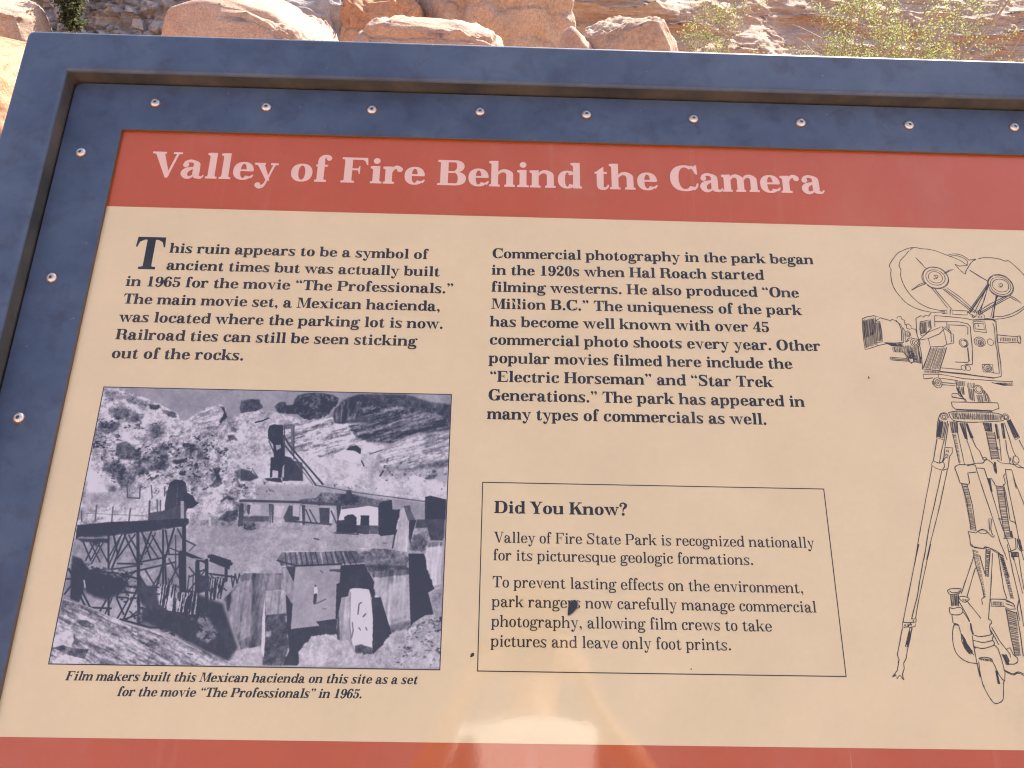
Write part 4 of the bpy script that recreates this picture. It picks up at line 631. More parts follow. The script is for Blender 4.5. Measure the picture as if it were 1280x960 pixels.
PHOTO_OPS = [
  ('P',.60,.05,3,[-8,-2,435,-15,1003,-12,1008,150,402,114,447,120,270,152,5,39]),
  ('R',.66,.30,2,[-13,-1,61,9,92,26,133,45,163,60,195,80,223,96,234,127,265,112,290,81,313,69,343,59,357,76,358,106,370,109,445,90,488,563,-7,575]),
  ('R',.44,.25,5,[4,12,48,21,75,44,39,58,8,46]),
  ('R',.36,.22,6,[23,82,70,77,100,90,128,116,116,140,73,134,39,125]),
  ('R',.40,.2,5,[6,143,69,141,71,157,38,188,8,179]),
  ('R',.42,.25,4,[73,30,134,55,127,72,78,64]),
  ('R',.22,.15,2,[135,65,169,66,176,81,143,85]),
  ('R',.30,.2,2,[176,84,211,93,225,116,213,117,183,101]),
  ('R',.42,.22,8,[144,135,192,141,207,180,181,200,150,182]),
  ('R',.80,.12,5,[13,96,37,115,68,134,40,138,5,136]),
  ('R',.74,.12,6,[66,151,125,136,149,175,116,209,87,203,53,197]),
  ('R',.78,.15,5,[278,95,313,70,342,66,350,82,342,120,316,144,278,145]),
  ('R',.22,.12,2,[337,66,352,69,358,106,349,139,340,123,351,93]),
  ('R',.30,.2,3,[66,223,97,209,120,241,141,260,135,283,97,281,68,268]),
  ('R',.33,.2,3,[87,236,130,247,143,273,107,283]),
  ('R',.40,.3,4,[42,288,79,281,110,306,160,259,183,220,213,232,219,284,196,323,149,324,128,375,102,388,68,339,39,327]),
  ('R',.30,.2,2,[131,324,158,314,169,330,143,343]),
  ('R',.36,.2,2,[171,310,192,291,221,296,223,315,196,326]),
  ('R',.24,.15,2,[228,283,256,276,262,289,234,296]),
  ('R',.22,.12,2,[248,215,277,217,278,230,250,228]),
  ('V',.40,.25,6,[264,224,296,223,319,261,302,275,273,263]),
  ('R',.80,.12,6,[4,315,59,339,89,389,100,407,5,416]),
  ('R',.45,.2,6,[55,377,83,382,90,401,68,408]),
  ('R',.25,.2,2,[343,309,362,305,365,337,380,368,361,385,348,375,356,344]),
  ('R',.33,.2,4,[405,317,436,303,461,322,470,334,453,354,431,348,412,342]),
  ('R',.30,.2,3,[413,348,434,376,420,380]),
  ('R',.66,.10,8,[0,410,161,412,184,448,9,471]),
  ('R',.78,.12,8,[402,121,489,132,640,107,770,190,938,328,1005,352,1007,427,848,406,649,361,426,367]),
  ('R',.72,.22,3,[399,91,460,76,495,85,588,116,661,97,671,127,777,137,760,184,651,259,570,241,416,259]),
  ('R',.30,.14,2,[395,44,423,34,447,36,462,69,442,83,399,91]),
  ('R',.25,.12,2,[493,68,508,44,522,43,528,57,545,53,554,19,585,4,623,4,660,12,683,25,666,56,640,104,593,115,557,90,509,88]),
  ('R',.28,.12,4,[667,73,688,32,721,10,760,2,877,2,941,31,1000,39,1003,137,946,152,907,153,837,198,760,184,777,137,747,118,671,127,661,97]),
  ('R',.44,.16,6,[710,139,776,117,816,156,837,195,770,193,731,171]),
  ('R',.66,.12,5,[805,218,846,188,922,162,1003,143,1008,300,928,322,825,325,790,294]),
  ('R',.82,.08,5,[839,227,923,199,999,183,998,216,887,246]),
  ('R',.42,.2,5,[833,292,888,271,1002,255,1002,281,890,304]),
  ('R',.28,.12,2,[936,334,952,315,968,318,966,334]),
  ('R',.76,.15,4,[753,217,799,202,829,215,783,242,759,246]),
  ('P',.22,.05,1,[710,228,719,214,738,209,752,223,752,244,735,230]),
  ('P',.86,.05,2,[671,232,695,209,711,231,725,231,752,246,756,282,718,270,680,264]),
  ('L',.25,7,1,[660,245,668,222,674,206]),
  ('L',.22,6,1,[614,198,632,187,654,170]),
  ('L',.25,6,1,[754,161,776,130]),
  ('L',.25,8,1,[446,127,464,121,482,109]),
  ('L',.30,5,1,[670,120,689,113]),
  ('L',.25,6,1,[764,288,756,269]),
  ('L',.3,5,1,[778,242,820,221]),
  ('L',.25,8,1,[811,325,819,306]),
  ('R',.30,.2,2,[372,182,391,178,407,200,379,204]),
  ('R',.32,.2,3,[373,142,398,154,395,171,380,162]),
  ('R',.32,.15,2,[179,374,189,377,187,386]),
  ('R',.30,.25,2,[593,422,639,412,651,393,675,392,717,397,725,384,735,397,764,402,820,416,848,416,844,431,710,441,599,438]),
  ('P',.25,.05,1,[720,381,734,381,739,415,723,419]),
  ('B',.28,.42,1,[-18,127,100,90,203,154,319,170,382,227,385,356,298,408,142,412,11,328]),
  ('B',.34,.34,1,[42,288,211,219,270,321,205,398,89,389]),
  ('B',.22,.30,1,[69,210,146,221,217,271,199,348,128,375,50,339]),
  ('B',.30,.30,1,[331,280,458,290,469,404,344,407]),
  ('U',.66,.32,2,[560,116,661,97,671,127,747,124,760,184,706,225,642,259,570,241,502,165]),
  ('U',.34,.26,3,[709,132,776,117,816,156,837,195,770,193,731,171]),
  ('U',.36,.22,3,[733,51,879,53,1001,90,1003,130,945,148,907,153,837,195,777,137]),
  ('U',.68,.22,3,[815,221,856,191,922,166,1003,147,1006,249,908,290,833,305,804,280]),
  ('R',.26,.30,1,[557,22,619,6,663,15,666,53,640,101,593,109,552,83]),
  ('V',.26,.30,2,[667,66,694,38,742,37,736,104,670,123]),
  ('U',.70,.25,2,[278,95,342,69,351,89,340,143,269,145]),
  ('B',.35,.30,1,[425,354,724,359,893,386,895,418,431,417]),
  ('B',.30,.25,1,[772,229,1003,301,1005,377,826,344]),
  ('P',.20,.04,1,[487,139,499,133,525,137,546,339,528,339,526,314,510,311,512,339,505,340,501,263,510,263,503,211,487,191,484,159]),
  ('P',.66,.04,1,[510,214,525,213,526,226,515,236]),
  ('P',.74,.05,1,[511,313,526,315,527,339,513,339]),
  ('P',.45,.1,1,[528,134,551,130,556,143,564,248,556,248,548,150,531,151]),
  ('P',.24,.04,2,[533,255,557,261,567,274,591,280,598,350,541,351,536,313]),
  ('P',.70,.05,1,[537,300,541,287,544,339,538,337]),
  ('P',.19,.04,2,[490,343,535,339,542,358,499,352]),
  ('L',.25,9,1,[529,177,554,222,596,280,654,361]),
  ('L',.28,8,1,[531,207,566,258,603,311,635,365]),
  ('L',.25,5,1,[529,137,539,262]),
  ('L',.25,5,1,[556,137,566,267]),
  ('L',.3,5,1,[490,198,508,243]),
  ('L',.4,4,1,[573,280,626,362]),
  ('L',.32,4,1,[635,365,754,390,941,418]),
  ('L',.3,4,1,[453,306,470,337]),
  ('P',.26,.06,3,[420,307,449,316,475,340,453,354,425,354]),
  ('P',.20,.03,1,[231,366,246,354,267,356,276,368,283,402,301,414,310,433,320,439,304,458,291,461,283,495,235,496,227,447,227,410]),
  ('L',.30,4,1,[255,384,259,446]),
  ('L',.3,6,1,[117,385,123,425,156,426,152,381]),
  ('L',.3,5,1,[182,380,190,423]),
  ('L',.3,6,1,[220,385,223,416]),
  ('L',.34,6,1,[43,455,47,513]),
  ('L',.34,6,1,[88,460,92,515]),
  ('L',.34,7,1,[136,465,138,514]),
  ('L',.28,8,1,[185,436,191,504]),
  ('L',.3,6,1,[205,432,212,491]),
  ('L',.3,6,1,[214,432,220,491]),
  ('L',.3,5,1,[5,478,11,514]),
  ('L',.5,3,1,[6,484,189,491]),
  ('P',.26,.05,1,[188,479,223,472,284,440,291,501,192,510]),
  ('P',.62,.05,1,[269,434,278,434,286,501,277,501]),
  ('P',.18,.03,1,[2,530,83,515,191,507,299,498,300,519,195,537,98,557,3,572]),
  ('P',.18,.03,1,[1,528,93,519,191,506,295,496,296,524,196,547,99,565,5,580]),
  ('R',.64,.07,6,[297,519,485,527,500,695,323,623,303,527]),
  ('R',.64,.07,6,[298,527,485,523,996,516,999,607,767,612,565,688,500,695,429,697,299,576]),
  ('R',.52,.18,5,[302,519,307,488,483,502,485,527]),
  ('P',.72,.1,1,[327,482,353,484,350,503,329,500]),
  ('P',.3,.15,2,[375,431,395,409,415,421,407,427,392,424,382,437]),
  ('P',.76,.04,1,[351,490,358,490,362,524,356,524]),
  ('R',.30,.2,2,[397,468,428,461,430,498,410,510,377,499]),
  ('R',.62,.12,3,[439,497,696,497,698,537,579,530,442,534]),
  ('P',.32,.15,2,[438,485,515,483,517,501,440,509]),
  ('P',.70,.06,1,[461,441,489,441,492,478,465,481]),
  ('P',.72,.06,1,[528,443,554,445,548,488,529,483]),
  ('P',.72,.06,1,[581,438,595,438,596,487,575,482]),
  ('P',.66,.08,1,[611,447,646,446,650,504,618,505]),
  ('P',.70,.08,1,[678,448,693,454,689,503,682,503]),
  ('L',.25,12,1,[432,428,594,429,705,435]),
  ('L',.60,4,1,[433,436,594,437,706,444]),
  ('P',.25,.05,1,[433,436,442,439,446,497,439,497]),
  ('P',.28,.05,1,[511,437,525,440,529,507,520,508]),
  ('P',.70,.05,1,[516,434,525,507,522,507]),
  ('P',.25,.05,1,[555,488,567,442,577,444,580,481,598,484,599,496,563,503]),
  ('P',.28,.05,1,[597,438,611,441,616,511,605,512]),
  ('P',.76,.05,1,[598,441,602,441,609,514,604,515]),
  ('P',.22,.04,1,[650,449,679,449,682,507,657,507]),
  ('L',.25,6,1,[614,456,632,502]),
  ('L',.25,6,1,[624,456,648,504]),
  ('L',.25,7,1,[684,460,701,503]),
  ('P',.24,.04,1,[696,435,710,438,709,491,706,515]),
  ('L',.25,8,1,[563,500,604,502,687,509]),
  ('P',.28,.04,1,[703,509,733,511,735,542,703,543]),
  ('P',.50,.2,2,[449,509,476,509,483,530,451,531]),
  ('R',.3,.2,2,[446,506,478,502,481,533,451,531]),
  ('P',.28,.04,1,[431,442,443,445,448,521,434,522]),
  ('P',.28,.04,1,[452,441,461,441,462,478,455,472]),
  ('P',.84,.05,1,[711,450,757,443,784,436,812,442,816,512,704,512]),
  ('P',.35,.06,1,[711,444,784,428,817,435,817,445,784,438,757,445,711,453]),
  ('P',.18,.03,1,[723,515,721,481,731,472,745,471,755,482,758,538,726,539]),
  ('P',.18,.03,1,[766,474,789,473,793,540,768,541]),
  ('P',.32,.05,1,[792,510,816,509,817,540,794,540]),
  ('P',.84,.04,1,[756,508,767,509,768,541,758,541]),
  ('P',.20,.05,1,[812,432,821,423,848,413,852,450,873,449,868,536,818,543]),
  ('P',.20,.04,1,[940,401,955,396,999,409,999,483,943,485]),
  ('P',.3,.08,2,[921,485,997,483,997,551,914,553]),
  ('V',.76,.1,2,[873,456,889,436,901,461,902,486,901,553,866,554,868,493]),
  ('P',.40,.12,1,[882,437,900,433,903,455,919,491,904,516]),
  ('V',.74,.1,2,[868,489,900,488,903,603,869,598]),
  ('R',.60,.2,1,[909,537,922,515,950,514,958,554,937,554]),
  ('R',.40,.2,2,[905,555,928,536,952,566,944,599,907,597]),
  ('P',.22,.05,1,[900,488,919,487,913,524,906,573,901,549]),
  ('P',.3,.08,1,[953,486,997,485,995,559,961,560]),
  ('P',.18,.04,1,[702,493,703,535,726,538,723,492]),
  ('P',.24,.04,1,[756,510,793,509,793,542,758,540]),
  ('P',.18,.04,1,[815,490,868,489,863,541,823,548]),
  ('L',.3,6,1,[698,539,763,543]),
  ('L',.25,6,1,[645,561,657,564]),
  ('L',.4,5,1,[833,572,842,573]),
  ('L',.25,7,1,[859,589,862,550,867,525]),
  ('R',.56,.10,5,[4,577,99,565,196,547,294,527,313,699,281,729,188,760,3,787,0,666]),
  ('R',.66,.07,6,[38,758,88,768,130,790,192,789,218,856,161,857,119,836,44,798]),
  ('P',.22,.05,6,[40,682,63,688,136,703,166,732,153,761,117,790,85,780,55,757,41,717]),
  ('P',.20,.05,3,[4,636,30,647,53,682,51,757,46,797,22,787,8,689]),
  ('P',.24,.05,4,[193,731,230,742,233,771,282,809,302,832,286,843,241,833,211,800,198,771]),
  ('P',.22,.05,5,[281,729,421,795,475,940,454,984,385,947,339,920,299,877,298,798]),
  ('V',.42,.3,1,[242,730,337,751,346,831,283,821,254,799]),
  ('V',.40,.25,1,[376,704,412,703,417,749,384,773]),
  ('R',.50,.12,4,[360,842,387,841,419,897,396,925,368,909]),
  ('R',.38,.15,3,[198,840,268,838,332,865,332,898,265,883,211,867]),
  ('R',.60,.1,3,[308,877,329,876,332,898]),
  ('R',.55,.1,3,[10,571,92,575,90,593,11,606]),
  ('P',.22,.06,2,[9,577,92,575,91,590,66,587,64,605,48,588,22,588]),
  ('L',.18,9,1,[90,563,129,841]),
  ('L',.20,7,1,[26,588,56,653]),
  ('L',.20,7,1,[57,587,42,653]),
  ('L',.20,6,1,[64,587,101,657]),
  ('L',.20,6,1,[71,587,57,647]),
  ('L',.18,8,1,[103,559,123,627]),
  ('L',.18,9,1,[136,555,115,681]),
  ('L',.18,6,1,[125,559,105,675]),
  ('L',.18,7,1,[132,559,179,656]),
  ('L',.18,7,1,[161,558,124,645]),
  ('L',.17,14,1,[167,549,211,867]),
  ('L',.18,7,1,[178,548,213,643]),
  ('L',.18,9,1,[203,548,187,650]),
  ('L',.18,7,1,[207,560,245,631]),
  ('L',.18,7,1,[241,541,260,624]),
  ('L',.18,9,1,[234,541,260,753]),
  ('L',.18,9,1,[263,534,252,636]),
  ('L',.18,6,1,[272,534,290,570]),
  ('L',.18,9,1,[250,636,240,753]),
  ('L',.18,9,1,[249,630,267,741]),
  ('L',.17,18,1,[289,527,310,705]),
  ('L',.17,30,1,[293,623,311,752]),
  ('L',.20,12,1,[183,656,189,702,211,737]),
  ('L',.20,12,1,[187,702,203,743]),
  ('L',.22,8,1,[188,655,244,639]),
  ('L',.22,8,1,[128,662,193,662]),
  ('L',.22,8,1,[140,703,204,679,281,653]),
  ('L',.24,7,1,[58,688,128,680,185,667]),
  ('L',.22,6,1,[256,627,292,626]),
  ('L',.22,5,1,[270,558,284,677]),
  ('L',.22,5,1,[253,601,300,623]),
  ('L',.22,6,1,[299,576,328,593]),
  ('L',.3,5,1,[313,614,326,592]),
  ('L',.17,16,1,[305,623,362,651]),
  ('L',.17,16,1,[368,631,429,656]),
  ('P',.18,.03,1,[372,622,428,644,427,676,370,648]),
  ('L',.17,20,1,[339,652,358,842]),
  ('L',.17,16,1,[363,645,383,830]),
  ('L',.18,14,1,[418,674,422,714]),
  ('L',.18,8,1,[375,692,443,702]),
  ('L',.20,8,1,[381,750,418,720]),
  ('L',.22,7,1,[323,705,364,675]),
  ('L',.18,8,1,[324,757,342,757]),
  ('L',.17,12,1,[312,705,321,786]),
  ('L',.17,16,1,[289,741,300,832]),
  ('L',.18,12,1,[223,759,250,833]),
  ('L',.20,8,1,[232,833,334,876]),
  ('L',.17,20,1,[333,831,342,909]),
  ('L',.2,8,1,[142,778,195,780]),
  ('L',.18,9,1,[192,743,169,851]),
  ('L',.18,7,1,[143,784,167,835]),
  ('L',.18,7,1,[152,852,173,783]),
  ('L',.18,8,1,[50,763,77,814]),
  ('L',.18,8,1,[45,775,63,808]),
  ('L',.18,8,1,[68,814,132,816]),
  ('L',.18,8,1,[115,790,103,830]),
  ('L',.18,9,1,[161,852,242,878,334,876]),
  ('L',.18,8,1,[165,854,235,822]),
  ('L',.2,6,1,[219,862,231,822]),
  ('L',.2,6,1,[241,833,259,872]),
  ('L',.2,6,1,[264,877,285,832]),
  ('L',.2,6,1,[290,877,331,854]),
  ('L',.2,6,1,[314,854,336,893]),
  ('L',.18,8,1,[2,683,24,723,4,770]),
  ('L',.18,8,1,[1,718,23,718]),
  ('L',.18,6,1,[0,683,18,712]),
  ('L',.75,7,2,[48,723,54,746]),
  ('L',.72,7,2,[175,778,177,746]),
  ('L',.6,4,1,[339,808,340,757]),
  ('L',.62,4,1,[306,809,304,775]),
  ('L',.62,4,1,[327,640,356,644]),
  ('L',.2,5,1,[138,715,148,761]),
  ('L',.2,5,1,[155,709,168,743]),
  ('L',.2,5,1,[61,676,72,687,79,679,90,690,107,687]),
  ('L',.2,6,1,[434,697,442,737,444,691,452,725,455,690,462,714,469,690]),
  ('L',.20,6,1,[179,554,235,643]),
  ('L',.20,6,1,[215,553,197,626]),
  ('L',.20,6,1,[144,561,191,644]),
  ('L',.20,6,1,[122,568,98,652]),
  ('L',.20,6,1,[44,588,81,658]),
  ('L',.20,6,1,[80,587,59,664]),
  ('L',.18,8,1,[58,688,144,697,200,719]),
  ('L',.20,6,1,[116,686,172,772]),
  ('L',.20,6,1,[178,685,136,767]),
  ('L',.20,6,1,[205,684,249,759]),
  ('L',.20,6,1,[249,683,223,759]),
  ('L',.20,6,1,[262,642,308,729]),
  ('L',.20,6,1,[298,641,272,729]),
  ('L',.20,6,1,[319,670,377,750]),
  ('L',.20,6,1,[368,669,328,751]),
  ('L',.20,6,1,[380,698,426,749]),
  ('L',.20,6,1,[129,784,119,836]),
  ('L',.20,6,1,[174,857,212,811,259,833]),
  ('L',.20,6,1,[250,765,296,854]),
  ('L',.20,6,1,[338,757,383,853]),
  ('L',.22,5,1,[322,699,324,757]),
  ('L',.22,5,1,[333,699,338,757]),
  ('L',.22,5,1,[349,681,358,756]),
  ('L',.22,5,1,[385,704,391,761]),
  ('L',.22,5,1,[399,703,405,761]),
  ('L',.22,5,1,[410,703,413,761]),
  ('L',.22,5,1,[242,701,247,742]),
  ('L',.22,5,1,[270,712,274,741]),
  ('L',.22,5,1,[279,706,280,741]),
  ('L',.22,4,1,[66,682,71,705]),
  ('L',.22,4,1,[74,676,81,705]),
  ('L',.22,4,1,[84,681,87,705]),
  ('L',.22,4,1,[132,704,138,732]),
  ('L',.22,4,1,[145,703,150,744]),
  ('B',.20,.45,2,[4,654,160,685,222,754,385,784,447,962,339,920,200,856,157,789,51,757]),
  ('P',.20,.04,2,[340,699,376,698,381,750,347,762]),
  ('D',.60,.30,1,[1,784,81,814,138,846,239,884,311,910,386,952,431,973,479,997,-2,1006]),
  ('R',.74,.2,2,[7,899,44,887,54,926,45,954,13,965,0,938]),
  ('R',.30,.2,1,[2,949,26,940,49,948,92,953,89,985,65,997,17,992,39,970]),
  ('R',.26,.2,1,[46,899,66,931,63,940,51,921]),
  ('R',.78,.2,1,[39,970,89,985,108,1001,6,1003,20,981]),
  ('R',.34,.25,1,[48,859,70,856,98,870,95,884,78,881,59,873]),
  ('R',.34,.25,1,[181,890,209,892,218,909,198,907]),
  ('R',.36,.25,1,[249,930,267,933,265,941]),
  ('R',.8,.1,1,[196,893,212,896,211,906]),
  ('R',.34,.25,1,[200,983,217,983,223,996,206,994]),
  ('R',.3,.2,1,[154,902,168,907,162,910]),
  ('L',.35,5,1,[240,892,277,908]),
  ('L',.35,5,1,[348,961,361,964]),
  ('K',.38,.34,1,[242,730,291,732,298,832,254,799]),
  ('K',.36,.36,1,[294,758,349,757,355,831,302,832]),
  ('K',.34,.30,1,[377,707,417,706,415,778,385,784]),
  ('P',.19,.05,4,[212,811,284,824,340,853,343,920,291,888,218,856]),
  ('L',.17,12,1,[214,754,232,833,281,877]),
  ('L',.17,10,1,[253,821,329,831]),
  ('L',.18,7,1,[153,761,250,765]),
  ('L',.18,7,1,[127,733,186,743,247,742]),
  ('P',.20,.05,5,[185,737,239,742,256,810,211,800]),
  ('L',.76,3,1,[3,787,81,816,138,849,239,886,312,913,386,955]),
  ('R',.70,.10,2,[472,951,523,936,529,999,481,1000,462,984]),
  ('P',.70,.1,2,[469,962,480,948,522,933,525,961]),
  ('V',.38,.16,2,[422,778,473,693,500,686,523,936,479,931]),
  ('V',.54,.12,3,[463,725,481,702,500,900,490,912,478,873]),
  ('V',.54,.12,3,[448,754,460,737,478,873,470,907,438,829]),
  ('V',.38,.16,1,[458,696,475,689,569,685,578,740,530,747,542,933,482,945]),
  ('V',.56,.12,3,[460,719,493,707,504,900,480,918]),
  ('V',.46,.14,2,[525,695,570,691,578,740,534,747]),
  ('R',.70,.10,2,[482,945,533,933,543,996,488,1000]),
  ('V',.60,.16,2,[531,758,552,746,581,746,588,826,535,832]),
  ('R',.27,.12,2,[535,830,589,823,603,904,609,948,595,995,543,996,542,905]),
  ('R',.50,.25,2,[542,883,560,885,557,905,548,905]),
  ('P',.82,.04,1,[529,833,529,764,543,905,545,971,536,950]),
  ('P',.20,.03,1,[584,757,605,791,607,876,672,869,679,902,662,903,633,953,638,994,595,995,609,948,594,848]),
  ('P',.50,.12,2,[565,664,579,664,605,716,602,791,581,746,572,723]),
  ('V',.52,.12,2,[567,670,577,667,592,693,603,774,583,746]),
  ('P',.20,.04,1,[576,661,603,661,602,716]),
  ('P',.62,.05,2,[602,661,723,655,724,716,717,720,719,837,671,849,685,863,607,877]),
  ('P',.18,.03,1,[723,655,787,648,838,760,812,764,804,738,752,736,749,762,732,766,726,845,721,837,716,720,724,716]),
  ('P',.18,.03,1,[671,849,720,839,726,845,729,896,661,897,635,948,626,948,603,876,681,863]),
  ('P',.3,.05,1,[694,669,724,668,724,678,694,676]),
  ('P',.86,.05,1,[657,734,665,730,669,757,659,760]),
  ('P',.3,.02,1,[658,723,663,723,663,730,659,730]),
  ('P',.22,.04,1,[658,756,667,753,667,781,665,790,659,790]),
  ('L',.34,5,1,[665,789,677,782,690,773]),
  ('L',.4,5,1,[669,674,677,682]),
  ('L',.45,5,1,[685,805,694,806]),
  ('V',.66,.14,2,[812,688,843,676,906,668,915,773,921,861,871,882,846,820,821,769]),
  ('V',.40,.15,2,[798,671,905,660,909,683,812,697]),
  ('V',.74,.08,3,[854,717,907,704,915,819,869,837]),
  ('R',.4,.15,3,[857,860,918,841,919,864,871,883]),
  ('P',.18,.03,1,[903,609,944,608,954,632,978,734,961,743,979,818,957,821,927,847,920,861]),
  ('P',.18,.03,1,[812,764,836,763,871,885,851,921,825,955,816,844]),
  ('R',.68,.12,2,[633,950,666,897,722,890,759,912,778,950,827,955,851,924,871,885,928,864,961,824,997,817,1001,995,638,996]),
  ('R',.66,.15,2,[928,864,953,829,999,817,999,896,961,925,925,898]),
  ('B',.34,.40,2,[914,864,997,823,1003,990,877,992,899,909]),
  ('V',.82,.08,2,[950,572,995,565,996,713,976,723,949,626]),
  ('V',.5,.15,2,[950,572,970,565,995,565,993,577,952,587]),
  ('R',.62,.15,2,[963,743,996,719,997,817,979,818]),
  ('R',.40,.15,1,[551,635,563,611,662,604,762,603,787,642,724,650,634,660,562,659]),
  ('R',.46,.22,1,[767,612,802,593,839,593,894,603,904,627,901,651,851,664,797,665,782,636]),
  ('R',.3,.12,2,[787,653,901,651,906,665,802,674]),
  ('L',.22,5,1,[570,614,578,658]),
  ('L',.22,5,1,[583,612,592,658]),
  ('L',.22,5,1,[597,612,606,658]),
  ('L',.22,5,1,[610,610,621,657]),
  ('L',.22,5,1,[624,610,634,657]),
  ('L',.22,5,1,[637,608,649,657]),
  ('L',.22,5,1,[651,608,663,655]),
  ('L',.70,5,1,[666,612,675,655]),
  ('L',.22,5,1,[678,607,690,654]),
  ('L',.22,5,1,[692,607,705,653]),
  ('L',.22,5,1,[705,607,720,652]),
  ('L',.22,5,1,[719,606,734,652]),
  ('L',.22,5,1,[732,606,749,650]),
  ('L',.22,5,1,[746,606,764,648]),
  ('L',.65,3,1,[577,614,585,658]),
  ('L',.65,3,1,[604,613,613,657]),
  ('L',.65,3,1,[631,613,641,657]),
  ('L',.65,3,1,[699,609,712,653]),
  ('L',.65,3,1,[726,608,740,652]),
  ('L',.20,8,1,[552,641,603,659,724,650]),
  ('L',.8,3,1,[563,611,703,604]),
  ('L',.8,4,1,[770,594,800,595]),
  ('L',.7,4,1,[771,600,798,602]),
  ('V',.60,.10,2,[730,814,732,771,754,762,762,822,758,901,737,910,727,868]),
  ('V',.86,.07,1,[754,736,774,733,803,736,813,787,820,844,824,938,813,952,783,953,767,912,755,822]),
  ('R',.3,.15,2,[777,928,794,922,823,933,822,954,783,953]),
  ('L',.3,6,1,[779,822,780,787,786,782]),
  ('L',.3,6,1,[793,830,799,821]),
  ('L',.3,5,1,[784,867,789,875]),
  ('L',.3,5,1,[802,866,806,875]),
  ('L',.4,6,2,[766,850,770,878,767,901]),
  ('L',.5,5,2,[755,748,759,845,768,923]),
  ('P',.25,.05,1,[727,868,728,811,737,910,730,907]),
]
